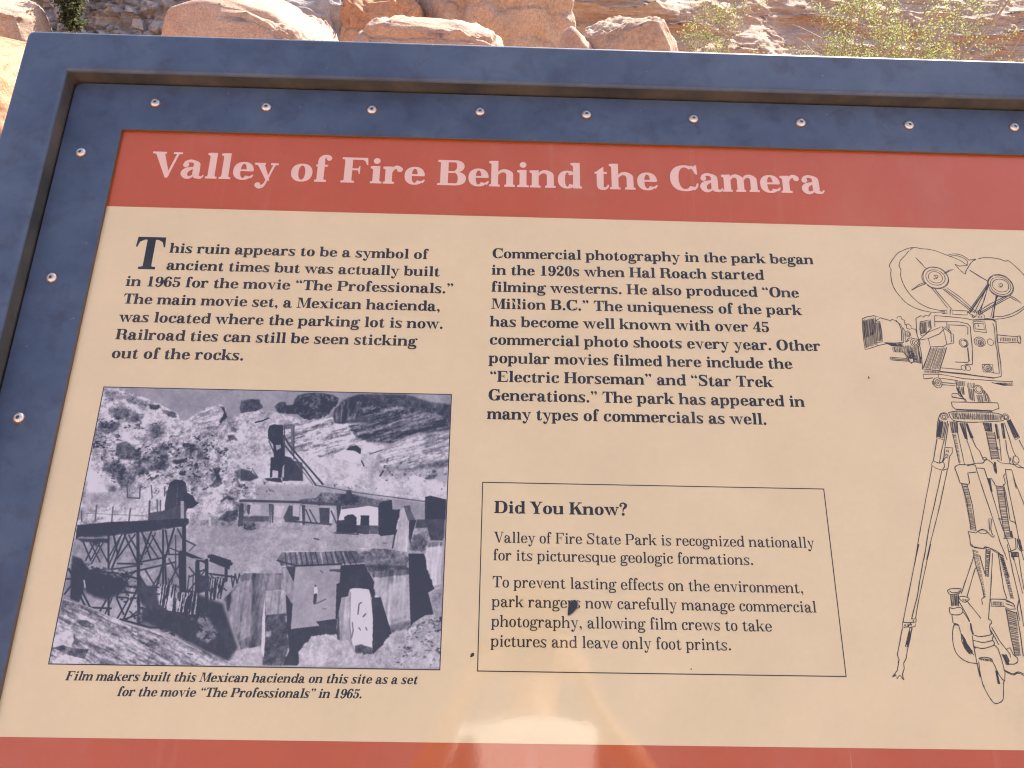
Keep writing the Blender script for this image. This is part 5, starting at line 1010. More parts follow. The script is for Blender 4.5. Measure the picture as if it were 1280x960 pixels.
# ---------------------------------------------------------------- the old photograph printed on the panel
def make_print(W=960, H=720):
    rng = np.random.default_rng(7)
    def noise(step, sx=1.0, sy=1.0):
        gw, gh = int(W/(step*sx))+3, int(H/(step*sy))+3
        g = rng.random((gh, gw)); x = np.arange(W)/(step*sx); y = np.arange(H)/(step*sy)
        xi = x.astype(int); yi = y.astype(int); fx = x-xi; fy = y-yi; fx = fx*fx*(3-2*fx); fy = fy*fy*(3-2*fy)
        a = g[yi][:, xi]; b = g[yi][:, xi+1]; c = g[yi+1][:, xi]; d = g[yi+1][:, xi+1]
        return (a*(1-fx)+b*fx)*(1-fy)[:, None]+(c*(1-fx)+d*fx)*fy[:, None]-.5
    fine = noise(2)*.5+noise(4)*.5+noise(9)*.5+noise(20)*.4
    soft = noise(7)*.5+noise(18)*.6+noise(50)*.6
    rx = noise(12, 1.6, 1)+noise(5, 1.6, 1)*.6; ry = noise(26, 1.5, .8)
    crack = np.abs(rx+ry*.8); rocky = fine*.7+soft*.8-.32*np.clip(.10-crack, 0, 1)/.10*np.clip(soft+.5,0,1)+.08
    streak = noise(5, 1, 14)*.9+noise(11, 1, 9)*.8+noise(3, 1, 3)*.5
    grass = noise(2, 1, 2.5)
    yy, xx = np.mgrid[0:H, 0:W]
    def sheared(k, a, b, sh):                 # noise drawn out along a slope
        g = rng.random((220, 220)); u = (xx/(k*a)) % 218; v = ((yy-sh*xx)/(k*b)+90) % 218
        ui = u.astype(int); vi = v.astype(int); fu = u-ui; fv = v-vi; fu = fu*fu*(3-2*fu); fv = fv*fv*(3-2*fv)
        return (g[vi, ui]*(1-fu)+g[vi, ui+1]*fu)*(1-fv)+(g[vi+1, ui]*(1-fu)+g[vi+1, ui+1]*fu)*fv-.5
    down = sheared(4, 7, 1, .42)*.7+sheared(10, 7, 1, .40)*.7+sheared(2.5, 3, 1, .45)*.5+fine*.5
    upw = sheared(4, 6, 1, -.30)*.7+sheared(11, 6, 1, -.33)*.9+sheared(2.5, 3, 1, -.3)*.5+fine*.6
    pick = np.sign(noise(4, .8, 9)+noise(2, 1, 6)*.5-.04)*.5+fine*.4
    spots = noise(5, 1.5, 1)+noise(14, 1.4, 1)*.7+noise(2.5, 1.4, 1)*.8
    img = np.full((H, W), .62)+soft*.1
    def box(a, r):
        if r < 1: return a
        for ax in (0, 1):
            p = np.pad(a, [(r, r) if k == ax else (0, 0) for k in (0, 1)], 'edge'); c = np.cumsum(p, ax); c = np.insert(c, 0, 0, ax)
            n = 2*r+1; a = (np.take(c, range(n, c.shape[ax]), ax)-np.take(c, range(0, c.shape[ax]-n), ax))/n
        return a
    for kind, gray, amp, blur, pts in PHOTO_OPS:
        P = [(pts[i]/1000*W, pts[i+1]/1000*H) for i in range(0, len(pts), 2)]
        if kind == 'L': pad = int(amp/2+4)
        else: pad = int(blur*2+4)
        x0 = max(0, int(min(p[0] for p in P))-pad); x1 = min(W, int(max(p[0] for p in P))+pad+1)
        y0 = max(0, int(min(p[1] for p in P))-pad); y1 = min(H, int(max(p[1] for p in P))+pad+1)
        if x1-x0 < 2 or y1-y0 < 2: continue
        X = xx[y0:y1, x0:x1]+.5; Y = yy[y0:y1, x0:x1]+.5
        if kind == 'L':
            hw = amp*.52*.5; d = np.full(X.shape, 1e9)
            for (ax, ay), (bx, by) in zip(P, P[1:]):
                vx, vy = bx-ax, by-ay; t = np.clip(((X-ax)*vx+(Y-ay)*vy)/max(1e-6, vx*vx+vy*vy), 0, 1)
                d = np.minimum(d, np.hypot(X-ax-t*vx, Y-ay-t*vy))
            m = np.clip(hw+.6-d+fine[y0:y1, x0:x1]*.8, 0, 1); val = gray
        else:
            wob = 0 if kind == 'P' else 5*min(1, blur/2)
            Xw = X+soft[y0:y1, x0:x1]*wob*1.5+fine[y0:y1, x0:x1]*wob*.6; Yw = Y+streak[y0:y1, x0:x1]*wob*.3+fine[y0:y1, x0:x1]*wob*.6
            ins = np.zeros(X.shape, bool)
            for (ax, ay), (bx, by) in zip(P, P[1:]+P[:1]):
                if ay == by: continue
                c = ((ay > Yw) != (by > Yw)) & (Xw < (bx-ax)*(Yw-ay)/(by-ay)+ax); ins ^= c
            m = box(ins.astype(float), int(max(0, blur-.5)))
            tex = {'P': soft, 'R': rocky, 'V': streak+soft*.5, 'D': down, 'U': upw, 'K': pick, 'B': soft}[kind][y0:y1, x0:x1]
            if kind == 'B': m = m*np.clip((spots[y0:y1, x0:x1]-.60+amp)*3.2, 0, 1)
            val = gray+tex*amp*(1.7 if kind != 'P' else 1.2)
        img[y0:y1, x0:x1] = img[y0:y1, x0:x1]*(1-m)+val*m
    img = img+fine*.07+grass*.03+(noise(40)+noise(110))*.07
    img = (img+box(img, 1))/2
    img = np.clip((img-.5)*1.10+.50, .17, .86)
    lo = np.array([44, 47, 58])/255; hi = np.array([214, 222, 226])/255
    t = ((img-.17)/(.69))[..., None]
    return lo+(hi-lo)*np.clip(t, 0, 1)

# ---------------------------------------------------------------- the interpretive sign
U0, U1, V0, V1 = -.4648, .8185, -.150, .5942        # opening in the retaining plate = visible print
PLATE = (-.5335, .8875, -.218, .6612); IN = (-.5362, .8900, -.2215, .6640)
FR_W, FR_H = .0585, .0235
sign = empty('interpretive_sign', (0, 0, 0)); sign.matrix_world = SIGN_M
tag(sign, 'blue framed information panel with red title band and cream face, tilted close to the camera', 'information sign')

def rounded_rect(u0, u1, v0, v1, r, n=8):
    pts = []
    for cx, cy, a0 in ((u1-r, v1-r, 0), (u0+r, v1-r, 90), (u0+r, v0+r, 180), (u1-r, v0+r, 270)):
        for k in range(n+1):
            a = math.radians(a0+90*k/n); pts.append((cx+r*math.cos(a), cy+r*math.sin(a)))
    return pts
def swept_frame(name, prof, inner, mat, parent, r_of=lambda d: .002+.1*d, closed=True):
    V, F = [], []; N = None
    for d, h in prof:
        P = rounded_rect(inner[0]-d, inner[1]+d, inner[2]-d, inner[3]+d, max(.0008, r_of(d))); N = len(P)
        V += [(x, y, h) for x, y in P]
    K = len(prof)
    for i in range(K if closed else K-1):
        j = (i+1) % K
        for k in range(N):
            l = (k+1) % N; F.append((i*N+k, j*N+k, j*N+l, i*N+l))
    return mesh(name, V, F, mat, parent)
r = .0045; prof = [(0, -.0045)]
prof += [(r-r*math.cos(t), FR_H-r+r*math.sin(t)) for t in [math.radians(a) for a in (0, 22, 45, 68, 90)]]
prof += [(FR_W-r+r*math.sin(t), FR_H-r+r*math.cos(t)) for t in [math.radians(a) for a in (0, 22, 45, 68, 90)]]
prof += [(FR_W, -.028), (0.004, -.028), (.004, -.0045)]
fr = swept_frame('frame', prof, IN, M['blue'], sign, lambda d: .002+max(0, d)*.10)
fr.data.materials.append(M['dust'])
for i_, p in enumerate(fr.data.polygons):
    p.use_smooth = 36 <= i_ < 36*5 or 36*6 <= i_ < 36*10
    if i_ < 36 or i_ >= 36*(len(prof)-1): p.material_index = 1
# backing board behind the print
V, F = box_mesh(IN[0]+.001, IN[1]-.001, IN[2]+.001, IN[3]-.001, -.016, -.0042); mesh('backing_board', V, F, M['post'], sign)
# retaining plate: flat ring with an opening, riveted down
pw = U0-PLATE[0]
outer = rounded_rect(*PLATE, .011, 8); inner = rounded_rect(U0, U1, V0, V1, .0012, 8)
n = len(outer); V = []; F = []; h, c = .0034, .0006
rings = [[(x, y, .0) for x, y in outer], [(x, y, h-c) for x, y in outer],
         [(x, y, h) for x, y in rounded_rect(PLATE[0]+c, PLATE[1]-c, PLATE[2]+c, PLATE[3]-c, .0105, 8)],
         [(x, y, h) for x, y in rounded_rect(U0-c, U1+c, V0-c, V1+c, .0018, 8)], [(x, y, h-c) for x, y in inner], [(x, y, .0) for x, y in inner]]
for q in rings: V += q
for i in range(5):
    for k in range(n):
        l = (k+1) % n; F.append((i*n+k, (i+1)*n+k, (i+1)*n+l, i*n+l))
plate = mesh('retaining_plate', V, F, M['blue'], sign)
plate.data.materials.append(M['edge_bounce'])
for p in plate.data.polygons[3*n:]: p.material_index = 1
plate['label'] = 'inner blue strip held down by rivets'

# the print itself
V, F = box_mesh(PLATE[0]+.002, PLATE[1]-.002, PLATE[2]+.002, PLATE[3]-.002, -.0040, -.0006)
panel = mesh('print_panel', V, F, M['cream'], sign); panel['label'] = 'cream printed face'
def sheet(name, u0, u1, v0, v1, z, mat, parent=panel):
    return mesh(name, [(u0, v0, z), (u1, v0, z), (u1, v1, z), (u0, v1, z)], [(0, 1, 2, 3)], mat, parent)
Z0 = -.0006
sheet('title_band', U0-.006, U1+.006, .4885, V1+.006, Z0+.0001, M['red'])
sheet('lower_band', U0-.006, U1+.006, V0-.006, -.0838, Z0+.0001, M['red'])

def lettering(name, runs, mat, z):
    V, F = [], []
    for polys in runs:
        for P in polys:
            b = len(V); V += [(x/1000, y/1000, z+k*.000004) for x, y, k in P]; F.append(tuple(range(b, b+len(P))))
    return mesh(name, V, F, mat, panel)
tl = TITLE
lettering('title_lettering', [text_run('Valley of Fire Behind the Camera', True, 49.5, (tl[0]-2, tl[1]), (tl[2]+1, tl[3]), tl[4], wide=1.10)], M['pink'], Z0+.0002)
EM = {'left': 17.6, 'middle': 18.0, 'box': 15.4, 'heading': 17.8, 'caption': 11.6}
NAME = {'left': 'left_paragraph', 'middle': 'middle_paragraph', 'box': 'fact_box_text', 'heading': 'fact_box_heading', 'caption': 'photo_caption'}
for blk in EM:
    runs = []
    for b, bold, txt, q in LINES:
        if b == blk: runs.append(text_run(txt, bool(bold), EM[blk], (q[0], q[1]), (q[2], q[3]), italic=.21 if blk == 'caption' else (0), wide=1.06))
    lettering(NAME[blk], runs, M['ink'], Z0+.0001)
polys, adv = get_glyph('T', True); d = DROP; xs = [x for P in polys for x, y in P]; x0, x1 = min(xs), max(xs)
lettering('drop_capital', [[[(d[0]+(x-x0)/(x1-x0)*(d[2]-d[0]), d[1]+y/722*(d[3]-d[1]), k) for x, y in P] for k, P in enumerate(polys)]], M['ink'], Z0+.0001)

# thin rules round the fact box and the photograph
def rule(name, u0, u1, v0, v1, t, z, mat):
    V = [(u0-t, v0-t, z), (u1+t, v0-t, z), (u1+t, v1+t, z), (u0-t, v1+t, z), (u0, v0, z), (u1, v0, z), (u1, v1, z), (u0, v1, z)]
    return mesh(name, V, [(0, 1, 5, 4), (1, 2, 6, 5), (2, 3, 7, 6), (3, 0, 4, 7)], mat, panel)
rule('fact_box_border', -.0122, .3498, -.0192, .1665, .0010, Z0+.0001, M['ink'])
rule('photo_border', -.4262, -.0500, -.0186, .2632, .0010, Z0+.0001, M['ink'])
arr = make_print(); H_, W_ = arr.shape[:2]
img = bpy.data.images.new('printed_photograph', W_, H_, alpha=False)
px = np.ones((H_, W_, 4), np.float32); px[..., :3] = arr[::-1]; img.pixels.foreach_set(px.ravel()); img.pack()
pm = Mat('photograph_print', rough=.45, coat=1.0, coat_rough=.07); pm.p.inputs['Coat IOR'].default_value = 1.6
ti = pm.n('ShaderNodeTexImage'); ti.image = img; ti.interpolation = 'Cubic'
g = pm.mix(1.0, ti.outputs[0], PHOTO_GAIN, 'MULTIPLY')
pm.set('Base Color', g)
ph = sheet('printed_photograph', -.4262, -.0500, -.0186, .2632, Z0+.0001, pm.m); ph['label'] = 'black and white picture of an old film set'
uvl = ph.data.uv_layers.new(name='UVMap')
for i, c_ in enumerate(((0, 0), (1, 0), (1, 1), (0, 1))): uvl.data[i].uv = c_

# pen drawing of a film camera on a tripod
def pen_lines():
    V, F = [], []; rnd = random.Random(3); cnt = [0]
    def run(P, w):
        z = Z0+.0001+(cnt[0] % 40)*.000003; cnt[0] += 1
        n = len(P); L, R_ = [], []
        for i, (x, y) in enumerate(P):
            a = P[max(0, i-1)]; b = P[min(n-1, i+1)]; dx, dy = b[0]-a[0], b[1]-a[1]; l = math.hypot(dx, dy) or 1
            e = w*.5*(.75+.5*rnd.random()); L.append((x-dy/l*e, y+dx/l*e)); R_.append((x+dy/l*e, y-dx/l*e))
        b0 = len(V); V.extend((x/1000, y/1000, z) for x, y in L+R_)
        for i in range(n-1): F.append((b0+i, b0+i+1, b0+n+i+1, b0+n+i))
    def smooth(P, k=5):
        E = [P[0]]+P+[P[-1]]; out = []
        for i in range(1, len(E)-2):
            a, b, c, d = E[i-1:i+3]
            for j in range(k):
                u = j/k; out.append(tuple(.5*(2*q+(r_-p)*u+(2*p-5*q+4*r_-s)*u*u+(3*q-p-3*r_+s)*u**3) for p, q, r_, s in zip(a, b, c, d)))
        return out+[P[-1]]
    for k, d in PEN:
        if k in 'LS':
            P = [(d[i], d[i+1]) for i in range(0, len(d), 2)]
            if k == 'S' and len(P) > 2: P = smooth(P)
            else:
                Q = []
                for a, b in zip(P, P[1:]):
                    m = max(1, int(math.hypot(a[0]-b[0], a[1]-b[1])/6))
                    for j in range(m): Q.append((a[0]+(b[0]-a[0])*j/m+(rnd.random()-.5)*.25*(j > 0), a[1]+(b[1]-a[1])*j/m+(rnd.random()-.5)*.25*(j > 0)))
                P = Q+[P[-1]]
            run(P, .88)
        elif k == 'O':
            a0 = rnd.random()*6; n = 26 if d[2] > 6 else 14
            run([(d[0]+d[2]*(1+.02*math.sin(3*t+a0))*math.cos(t), d[1]+d[3]*math.sin(t)) for t in [a0+6.15*i/n for i in range(n+1)]], .75)
        else:
            n, q = d[0], d[1:]
            for i in range(n):
                u = (i+.5+(rnd.random()-.5)*.6)/n; j0, j1 = rnd.random()*.06, 1-rnd.random()*.06
                a = (q[0]+(q[2]-q[0])*u, q[1]+(q[3]-q[1])*u); b = (q[6]+(q[4]-q[6])*u, q[7]+(q[5]-q[7])*u)
                run([(a[0]+(b[0]-a[0])*j0, a[1]+(b[1]-a[1])*j0), ((a[0]+b[0])/2+(rnd.random()-.5)*.5, (a[1]+b[1])/2+(rnd.random()-.5)*.5), (a[0]+(b[0]-a[0])*j1, a[1]+(b[1]-a[1])*j1)], .50)
    return V, F
V, F = pen_lines(); dr = mesh('camera_drawing', V, F, M['brown_ink'], panel); dr['label'] = 'ink drawing of an old film camera on a tripod'

# gouges and specks in the face
def blot(name, pts, mat, z):
    return mesh(name, [(x/1000, y/1000, z) for x, y in pts], [tuple(range(len(pts)))], mat, panel)
GZ = Z0+.00032
def gouge(cx, cy, L, W, ang, seed, mat=M['ink']):
    rr = random.Random(seed); P = []
    for i in range(22):
        t = 2*math.pi*i/22; e = 1+.07*(rr.random()-.5); x = L/2*math.cos(t)*e; y = W/2*math.sin(t)*e*(1.0+.35*math.cos(t))
        P.append((cx+x*math.cos(ang)-y*math.sin(ang), cy+x*math.sin(ang)+y*math.cos(ang)))
    return blot('gouge', P, mat, GZ)
M['chip_rim'] = Mat('chip_rim', (.33, .27, .22), rough=.9).m
gouge(80.9, 40.6, 17.6, 8.6, math.radians(60), 1, M['chip_rim']); GZ += .00003; gouge(80.5, 41, 16.4, 7.4, math.radians(60), 1); gouge(-18.5, -5.2, 5, 3, .8, 2); gouge(416.2, 294.3, 3.5, 1.3, 1.5, 3)
gouge(18.6, 374.6, 10, 1.5, math.radians(-58), 4, M['cream']); gouge(24, 372.5, 7, .9, math.radians(-50), 5, M['cream'])
gouge(197, -15, 1.6, 1.2, .3, 6); gouge(330, 470, 2.4, .8, 1.4, 7, M['pink'])

# rivets: button heads with a hex socket and a rusty ring
def lathe(prof, n=24, flip=False):
    V, F = [], []
    for r_, z in prof: V += [(r_*math.cos(2*math.pi*k/n), r_*math.sin(2*math.pi*k/n), z) for k in range(n)]
    for i in range(len(prof)-1):
        for k in range(n): l = (k+1) % n; F.append((i*n+k, i*n+l, (i+1)*n+l, (i+1)*n+k))
    return V, F
hp = [(.0059, 0), (.0059, .0006)]+[(.0059*math.cos(t), .0006+.0032*math.sin(t)) for t in [math.radians(a) for a in (12, 24, 36, 48, 60, 68)]]+[(.0021, .0034), (.0020, .0026), (.0, .0025)]
V, F = lathe(hp); rv_me = None
V2, F2 = lathe([(.0072, .0001), (.0064, .0003), (.0053, .0003)], 20)
V3, F3 = lathe([(.0021, .0029), (.0, .0030)], 6)
def rivet(u, v, k):
    global rv_me
    if rv_me is None:
        o = mesh('rivet', V, F, M['steel'], sign, smooth=True); a = mesh('rust_ring', V2, F2, M['rust'], o); b = mesh('socket', V3, F3, M['hole'], o); rv_me = (o, a, b)
    else:
        o = rv_me[0].copy(); link(o, sign)
        for c_ in rv_me[1:]: q = c_.copy(); link(q, o)
    rr = random.Random(k); o.location = (u, v, h+.00005); o.rotation_euler = (rr.uniform(-.05, .05), rr.uniform(-.05, .05), rr.uniform(0, 6))
    o.scale = (1, 1, 1)
f_ = .995
us = [-.4327, -.2953, -.1639, -.0288, .105, .2404, .3768, .5152, .6508, .7865]; vs_ = [.5617, .3931, .2269, .060, -.107]
k = 0
for i, u in enumerate(us):
    rivet(u*f_, (.6372-.0015*math.sin(i*1.3))*f_, k); k += 1
    rivet(u*f_, -.183, k); k += 1
for v in vs_:
    rivet(-.5098*f_, v*f_, k); k += 1
    rivet(.8640, v*f_, k); k += 1
# legs
for s, u in ((-1, -.36), (1, .72)):
    Vp, Fp = box_mesh(u-.035, u+.035, -.035, .035, -.12, .93+(.12)*.0)
    top = (Vector((u, .10, -.05)))
    Vp, Fp = box_mesh(-.035, .035, -.035, .035, 0, 1)
    Minv = SIGN_M.inverted(); wt = SIGN_M @ Vector((u, .05, -.028)); W = []
    for x, y, z in Vp:
        zz = -.3 if z == 0 else (wt.z+(y-0)*1.0)      # cut to the slope of the panel
        W.append(Minv @ Vector((wt.x+x, wt.y+y, zz)))
    mesh('post', W, Fp, M['post'], sign)

# ---------------------------------------------------------------- desert shrubs
def leaf_material(name, a, b):
    m = Mat(name, a, rough=.6, spec=.3)
    inf = m.n('ShaderNodeObjectInfo'); nz = m.noise(9, 3, .6)
    m.set('Base Color', m.mix(m.grey(nz, .35, .65), a, b))
    tr = m.n('ShaderNodeBsdfTranslucent', {0: (b[0]*2.2, b[1]*2.2, b[2]*1.7, 1)})
    mx = m.n('ShaderNodeMixShader', {0: .5, 1: m.p.outputs[0], 2: tr.outputs[0]})
    m.t.links.new(mx.outputs[0], m.t.nodes['Material Output'].inputs[0]); return m.m
M['leaf'] = leaf_material('shrub_leaf', (.085, .105, .045), (.15, .16, .075))
M['leaf_dark'] = leaf_material('dark_shrub_leaf', (.04, .05, .03), (.06, .065, .035))
M['twig'] = Mat('grey_twig', (.36, .29, .22), rough=.85).m
M['straw'] = Mat('dry_grass_blade', (.45, .38, .20), rough=.8).m
def tube(P, R, n=5):
    V, F = [], []
    for i, p in enumerate(P):
        p = Vector(p); d = (Vector(P[min(i+1, len(P)-1)])-Vector(P[max(0, i-1)])).normalized()
        a = d.cross(Vector((.3, .9, .2))).normalized(); b = d.cross(a)
        V += [tuple(p+R[i]*(a*math.cos(2*math.pi*k/n)+b*math.sin(2*math.pi*k/n))) for k in range(n)]
    for i in range(len(P)-1):
        for k in range(n): l = (k+1) % n; F.append((i*n+k, i*n+l, (i+1)*n+l, (i+1)*n+k))
    return V, F
def join(dst, vf):
    b = len(dst[0]); dst[0].extend(vf[0]); dst[1].extend(tuple(i+b for i in f) for f in vf[1])
def shrub(loc, height, spread, seed, label, stems=9, per=9, leaf=.012, mat='leaf', name='desert_shrub', group=None, bare=0.):
    rnd = random.Random(seed); root = empty(name, loc); tag(root, label, 'shrub', group)
    LV, LF = [], []
    for s in range(stems):
        az = rnd.uniform(0, 2*math.pi); lean = rnd.uniform(.15, 1)*spread; p = Vector((rnd.uniform(-.04, .04), rnd.uniform(-.04, .04), 0)); P = [p.copy()]; n = 12
        hgt = height*rnd.uniform(.75, 1.1)
        for i in range(1, n+1):
            t = i/n; p = Vector((math.cos(az)*lean*t**1.25, math.sin(az)*lean*t**1.25, hgt*t-(lean*.12)*t*t))+Vector([rnd.uniform(-.02, .02) for _ in range(3)]); P.append(p)
        G = ([], []); join(G, tube(P, [.008*(1-.75*i/n) for i in range(n+1)]))
        for j in range(per):
            k = rnd.uniform(.35, 1)*n; i = min(n-1, int(k)); b0 = P[i].lerp(P[i+1], k-i)
            d = Vector((rnd.uniform(-1, 1), rnd.uniform(-1, 1), rnd.uniform(.0, 1.1))).normalized(); L = rnd.uniform(.10, .26)*(height/1.6)
            tw = [b0+d*L*q+Vector((0, 0, -.02*q*q))+Vector([rnd.uniform(-.008, .008) for _ in range(3)]) for q in (0, .33, .66, 1)]
            join(G, tube(tw, [.003, .0024, .0018, .001], 3))
            if rnd.random() < bare: continue
            for c in range(int(62*L/.2)):
                q = rnd.uniform(.25, 1.08); base = tw[0].lerp(tw[3], min(1, q))+Vector([rnd.gauss(0, .024) for _ in range(3)])
                u = Vector([rnd.uniform(-1, 1) for _ in range(3)]).normalized(); v = u.cross(Vector([rnd.uniform(-1, 1) for _ in range(3)])).normalized()
                l = leaf*rnd.uniform(.6, 1.3); w_ = l*.42; bb = len(LV)
                LV += [tuple(base), tuple(base+u*l*.5+v*w_), tuple(base+u*l), tuple(base+u*l*.5-v*w_)]; LF.append((bb, bb+1, bb+2, bb+3))
        mesh('stem', G[0], G[1], M['twig'], root)
    if LV:
        f = mesh('foliage', LV, LF, M[mat], root); f['kind'] = 'stuff'
    return root
shrub((1.22, 4.75, -.02), 1.62, .50, 11, 'sparse yellow-green shrub just right of the humped tan boulder', stems=12, per=16, bare=.3)
shrub((2.28, 4.6, -.02), 1.75, .55, 12, 'dense green desert shrub above the right half of the sign, fullest of the green ones', stems=22, per=19, leaf=.012, bare=.22)
shrub((3.35, 5.3, -.02), 1.9, .6, 13, 'thin green shrub at the right edge of the view', stems=9, per=9)
# bare slanting branches in front of the layered rock on the right
def dry_branch(P, R, label, side=()):
    G = ([], []); join(G, tube(P, R, 6))
    for a in side: join(G, tube(a, [.006, .004, .002], 4))
    o = mesh('dry_branch', G[0], G[1], M['twig'], smooth=True); tag(o, label, 'branch'); return o
dry_branch([(2.75, 4.9, -.03), (2.92, 4.9, .9), (3.02, 4.9, 1.33), (3.16, 4.92, 1.5), (3.34, 4.95, 1.85)], [.02, .014, .011, .009, .005], 'bare straight branch slanting up to the right near the right edge',
           [[(3.16, 4.92, 1.5), (3.17, 4.9, 1.62), (3.2, 4.9, 1.8)]])
dry_branch([(1.9, 4.2, -.03), (2.1, 4.2, .9), (2.14, 4.2, 1.30), (2.27, 4.22, 1.42), (2.40, 4.22, 1.56)], [.02, .013, .011, .008, .004], 'pale forked dead branch low inside the dense green shrub',
           [[(2.27, 4.22, 1.42), (2.24, 4.2, 1.5), (2.22, 4.2, 1.56)]])
_by, _bz = hill(-4.35, .12)
shrub((-4.35, _by-.12, _bz-.05), .72, .16, 21, 'small dark green bush in the shaded rubble above the left corner of the sign', stems=9, per=14, leaf=.03, mat='leaf_dark', name='dark_bush')
# dry grass tuft on the red boulder
def tuft(loc, n, hgt, rad, label, seed):
    rnd = random.Random(seed); V, F = [], []
    for i in range(n):
        a = rnd.uniform(0, 6.3); r = rnd.uniform(0, rad); x, y = r*math.cos(a), r*math.sin(a); h_ = hgt*rnd.uniform(.5, 1.1); dx, dy = rnd.gauss(0, .35)*h_, rnd.gauss(0, .35)*h_; w_ = .0022; b = len(V)
        V += [(x-w_, y, 0), (x+w_, y, 0), (x+dx*.4+w_*.7, y+dy*.4, h_*.6), (x+dx*.4-w_*.7, y+dy*.4, h_*.6), (x+dx, y+dy, h_)]; F += [(b, b+1, b+2, b+3), (b+3, b+2, b+4)]
    o = mesh('grass_tuft', V, F, M['straw'], loc=loc); tag(o, label, 'grass')
    return o
tuft((-2.02, 2.62, 1.28), 260, .07, .09, 'tuft of dry yellow grass on top of the orange-red boulder', 5)
# loose rubble lying on the shaded gully slope on the left
rr = random.Random(77); RV, RF = [], []
for i in range(300):
    x = rr.uniform(-6.8, -1.6); t = rr.uniform(.08, .62); y, z = hill(x, t); s = rr.uniform(.012, .05)*(1.6 if i % 9 == 0 else 1)
    b = len(RV); e = Matrix.Rotation(rr.uniform(0, 6), 3, 'Z') @ Matrix.Rotation(rr.uniform(-.6, .6), 3, 'X')
    for cx, cy, cz in ((-1, -1, -1), (1, -1, -1), (1, 1, -1), (-1, 1, -1), (-.8, -.8, .7), (.8, -.7, 1), (.7, .8, .8), (-.7, .8, 1), (0, 0, 1.3)):
        RV.append(tuple(Vector((x, y-.01, z))+e @ Vector((cx*s*rr.uniform(.7, 1.5), cy*s*rr.uniform(.6, 1.1), cz*s*rr.uniform(.4, .8)))))
    RF += [tuple(b+k for k in f) for f in ((0, 1, 5, 4), (1, 2, 6, 5), (2, 3, 7, 6), (3, 0, 4, 7), (4, 5, 8), (5, 6, 8), (6, 7, 8), (7, 4, 8))]
rb = mesh('rubble', RV, RF, M['rock_grey']); rb['kind'] = 'stuff'; tag(rb, 'loose grey-brown stones strewn over the shaded gully on the left', 'rubble')

# ---------------------------------------------------------------- the person taking the picture (seen only as a soft reflection in the face)
M['skin'] = Mat('skin', (.52, .30, .20), rough=.5).m
M['shirt'] = Mat('white_shirt', (.92, .90, .86), rough=.9).m
M['vest'] = Mat('dark_vest', (.035, .04, .05), rough=.85).m
M['denim'] = Mat('denim', (.06, .09, .16), rough=.9).m
M['shoe'] = Mat('brown_shoe', (.12, .07, .045), rough=.7).m
M['cap'] = Mat('khaki_cap', (.22, .18, .12), rough=.9).m
M['phone'] = Mat('black_glass', (.012, .012, .014), rough=.12).m
M['eye'] = Mat('eye', (.03, .02, .015), rough=.2).m
person = empty('person', (0, -1.02, 0)); tag(person, 'person in white shirt, dark vest and cap holding a phone, mirrored faintly in the panel', 'person')
PO = Vector((0, -1.02, 0))
def skin_mesh(name, pts, edges, mat, root=0, sub=2):
    me = bpy.data.meshes.new(name); me.from_pydata([tuple(Vector(p[:3])-PO) for p in pts], edges, []); me.materials.append(mat)
    o = bpy.data.objects.new(name, me); link(o, person)
    sk = o.modifiers.new('skin', 'SKIN'); sk.use_smooth_shade = True
    ss = o.modifiers.new('sub', 'SUBSURF'); ss.levels = sub; ss.render_levels = sub
    for v, p in zip(me.skin_vertices[0].data, pts):
        r_ = p[3]; v.radius = (r_, p[4] if len(p) > 4 else r_)
    me.skin_vertices[0].data[root].use_root = True
    return o
pts = [(0, -1.04, .98, .125, .095), (0, -1.03, 1.18, .135, .10), (0, -1.02, 1.36, .16, .11), (0, -1.0, 1.50, .075), (0, -.985, 1.57, .055), (0, -.965, 1.65, .072, .082), (0, -.955, 1.74, .074, .09)]
ed = [(i, i+1) for i in range(6)]
def add(p, parent): pts.append(p); ed.append((parent, len(pts)-1)); return len(pts)-1
HX, HY, HZ = -.030, -.655, 1.400            # middle of the phone in the figure's own (unscaled) measures
for s in (-1, 1):
    sh = add((s*.17, -1.01, 1.45, .062), 2); el = add((s*.27, -.87, 1.19, .044), sh); wr = add((HX+s*.135, HY-.055, HZ-.075, .026, .020), el); pa = add((HX+s*.110, HY-.020, HZ-.030, .024, .014), wr)
    # four fingers round the back of the phone, the thumb on the near face
    for k, (dz, L) in enumerate(((.034, .9), (.014, 1), (-.006, .95), (-.026, .75))):
        a = add((HX+s*.090, HY+.014, HZ+dz, .009), pa); b = add((HX+s*(.090-.026*L), HY+.026, HZ+dz+.002, .008), a); add((HX+s*(.090-.044*L), HY+.024, HZ+dz+.002, .007), b)
    a = add((HX+s*.098, HY-.026, HZ-.008, .011), pa); add((HX+s*.060, HY-.020, HZ+.006, .009), a)
    hp_ = add((s*.095, -1.045, .80, .070), 0); kn = add((s*.11, -1.02, .50, .058), hp_); an = add((s*.12, -1.05, .10, .036), kn); add((s*.13, -.93, .04, .034, .025), an)
skin_mesh('body', pts, ed, M['skin'])
T_ = [(0, -1.04, .86, .182, .146), (0, -1.03, 1.18, .150, .112), (0, -1.02, 1.36, .172, .122), (0, -1.005, 1.47, .10, .085)]; E_ = [(0, 1), (1, 2), (2, 3)]
for s in (-1, 1):
    T_ += [(s*.175, -1.01, 1.45, .076), (s*.225, -.935, 1.345, .066)]; n_ = len(T_); E_ += [(2, n_-2), (n_-2, n_-1)]
skin_mesh('shirt', T_, E_, M['shirt'])
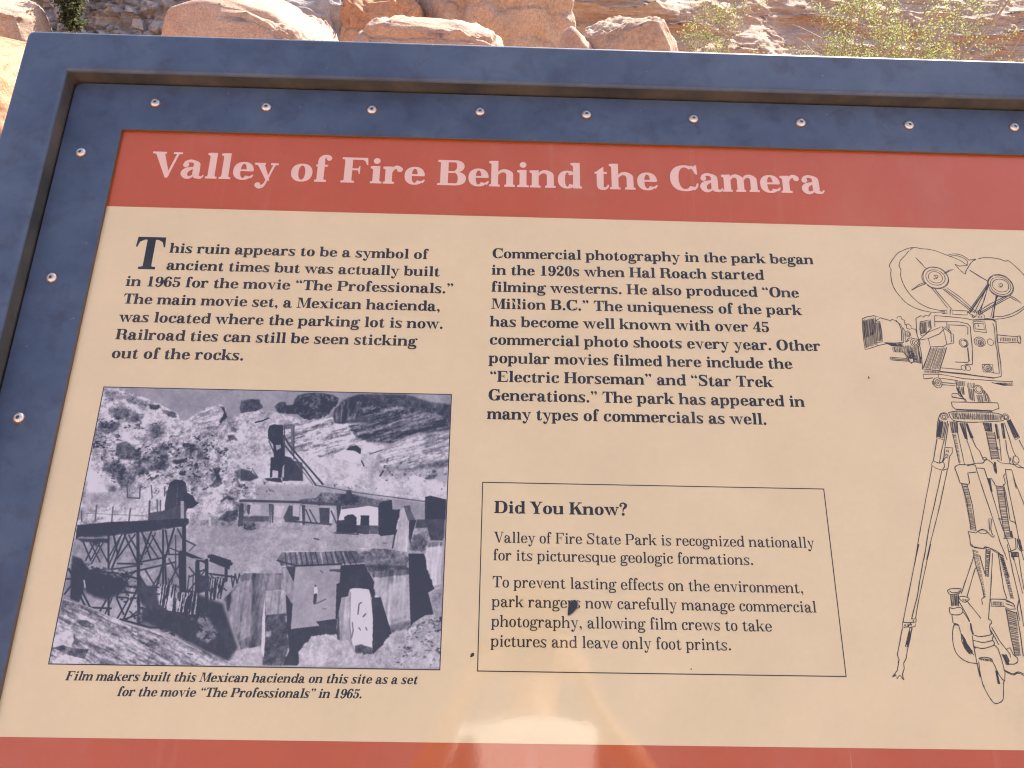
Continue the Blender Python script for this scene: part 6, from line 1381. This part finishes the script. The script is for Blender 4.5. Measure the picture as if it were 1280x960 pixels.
for s in (-1, 1):
    skin_mesh('vest_side', [(s*.118, -1.02, .97, .072, .130), (s*.122, -1.015, 1.2, .072, .128), (s*.126, -1.0, 1.38, .074, .128), (s*.125, -1.0, 1.50, .05, .06)], [(0, 1), (1, 2), (2, 3)], M['vest'])
    skin_mesh('shoe', [(s*.12, -1.08, .05, .045, .045), (s*.13, -.98, .045, .05, .04), (s*.135, -.88, .035, .042, .03)], [(0, 1), (1, 2)], M['shoe'])
for s in (-1, 1): skin_mesh('trouser_leg', [(s*.075, -1.042, .93, .085, .105), (s*.088, -1.042, .80, .092, .100), (s*.11, -1.02, .5, .078), (s*.12, -1.05, .14, .066), (s*.12, -1.05, .05, .066)], [(0, 1), (1, 2), (2, 3), (3, 4)], M['denim'])
def lump(name, loc, size, mat, n=14):
    V, F = [], []
    for i in range(n+1):
        a = math.pi*i/n
        for k in range(n*2):
            b = math.pi*k/n; V.append((size[0]*math.sin(a)*math.cos(b), size[1]*math.sin(a)*math.sin(b), size[2]*math.cos(a)))
    for i in range(n):
        for k in range(n*2): l = (k+1) % (n*2); F.append((i*n*2+k, i*n*2+l, (i+1)*n*2+l, (i+1)*n*2+k))
    return mesh(name, V, F, mat, person, smooth=True, loc=Vector(loc)-PO)
lump('trouser_waist', (0, -1.042, .93), (.172, .135, .15), M['denim']); lump('nose', (0, -.868, 1.675, ), (.014, .022, .022), M['skin']); lump('mouth', (0, -.885, 1.635), (.026, .010, .006), M['cap'])
for s in (-1, 1): lump('eye', (s*.030, -.880, 1.705), (.013, .010, .008), M['eye']); lump('ear', (s*.074, -.955, 1.69), (.010, .022, .032), M['skin'])
lump('cap', (0, -.955, 1.765), (.086, .103, .07), M['cap']); lump('cap_brim', (0, -.86, 1.755), (.078, .085, .010), M['cap'])
Vp, Fp = box_mesh(-.078, .078, -.037, .037, .0, .008)
phone = mesh('phone', [(x*(1-.0*z), y, z) for x, y, z in Vp], Fp, M['phone']); phone.matrix_world = cam_ob.matrix_world @ Matrix.Translation((.048, 0, .032))
tag(phone, 'black phone held level in both hands above the panel', 'phone')
bv = phone.modifiers.new('bevel', 'BEVEL'); bv.width = .003; bv.segments = 3

person.location = (.105, -.985, 0); person.scale = (1.05, 1.0, 1.083)
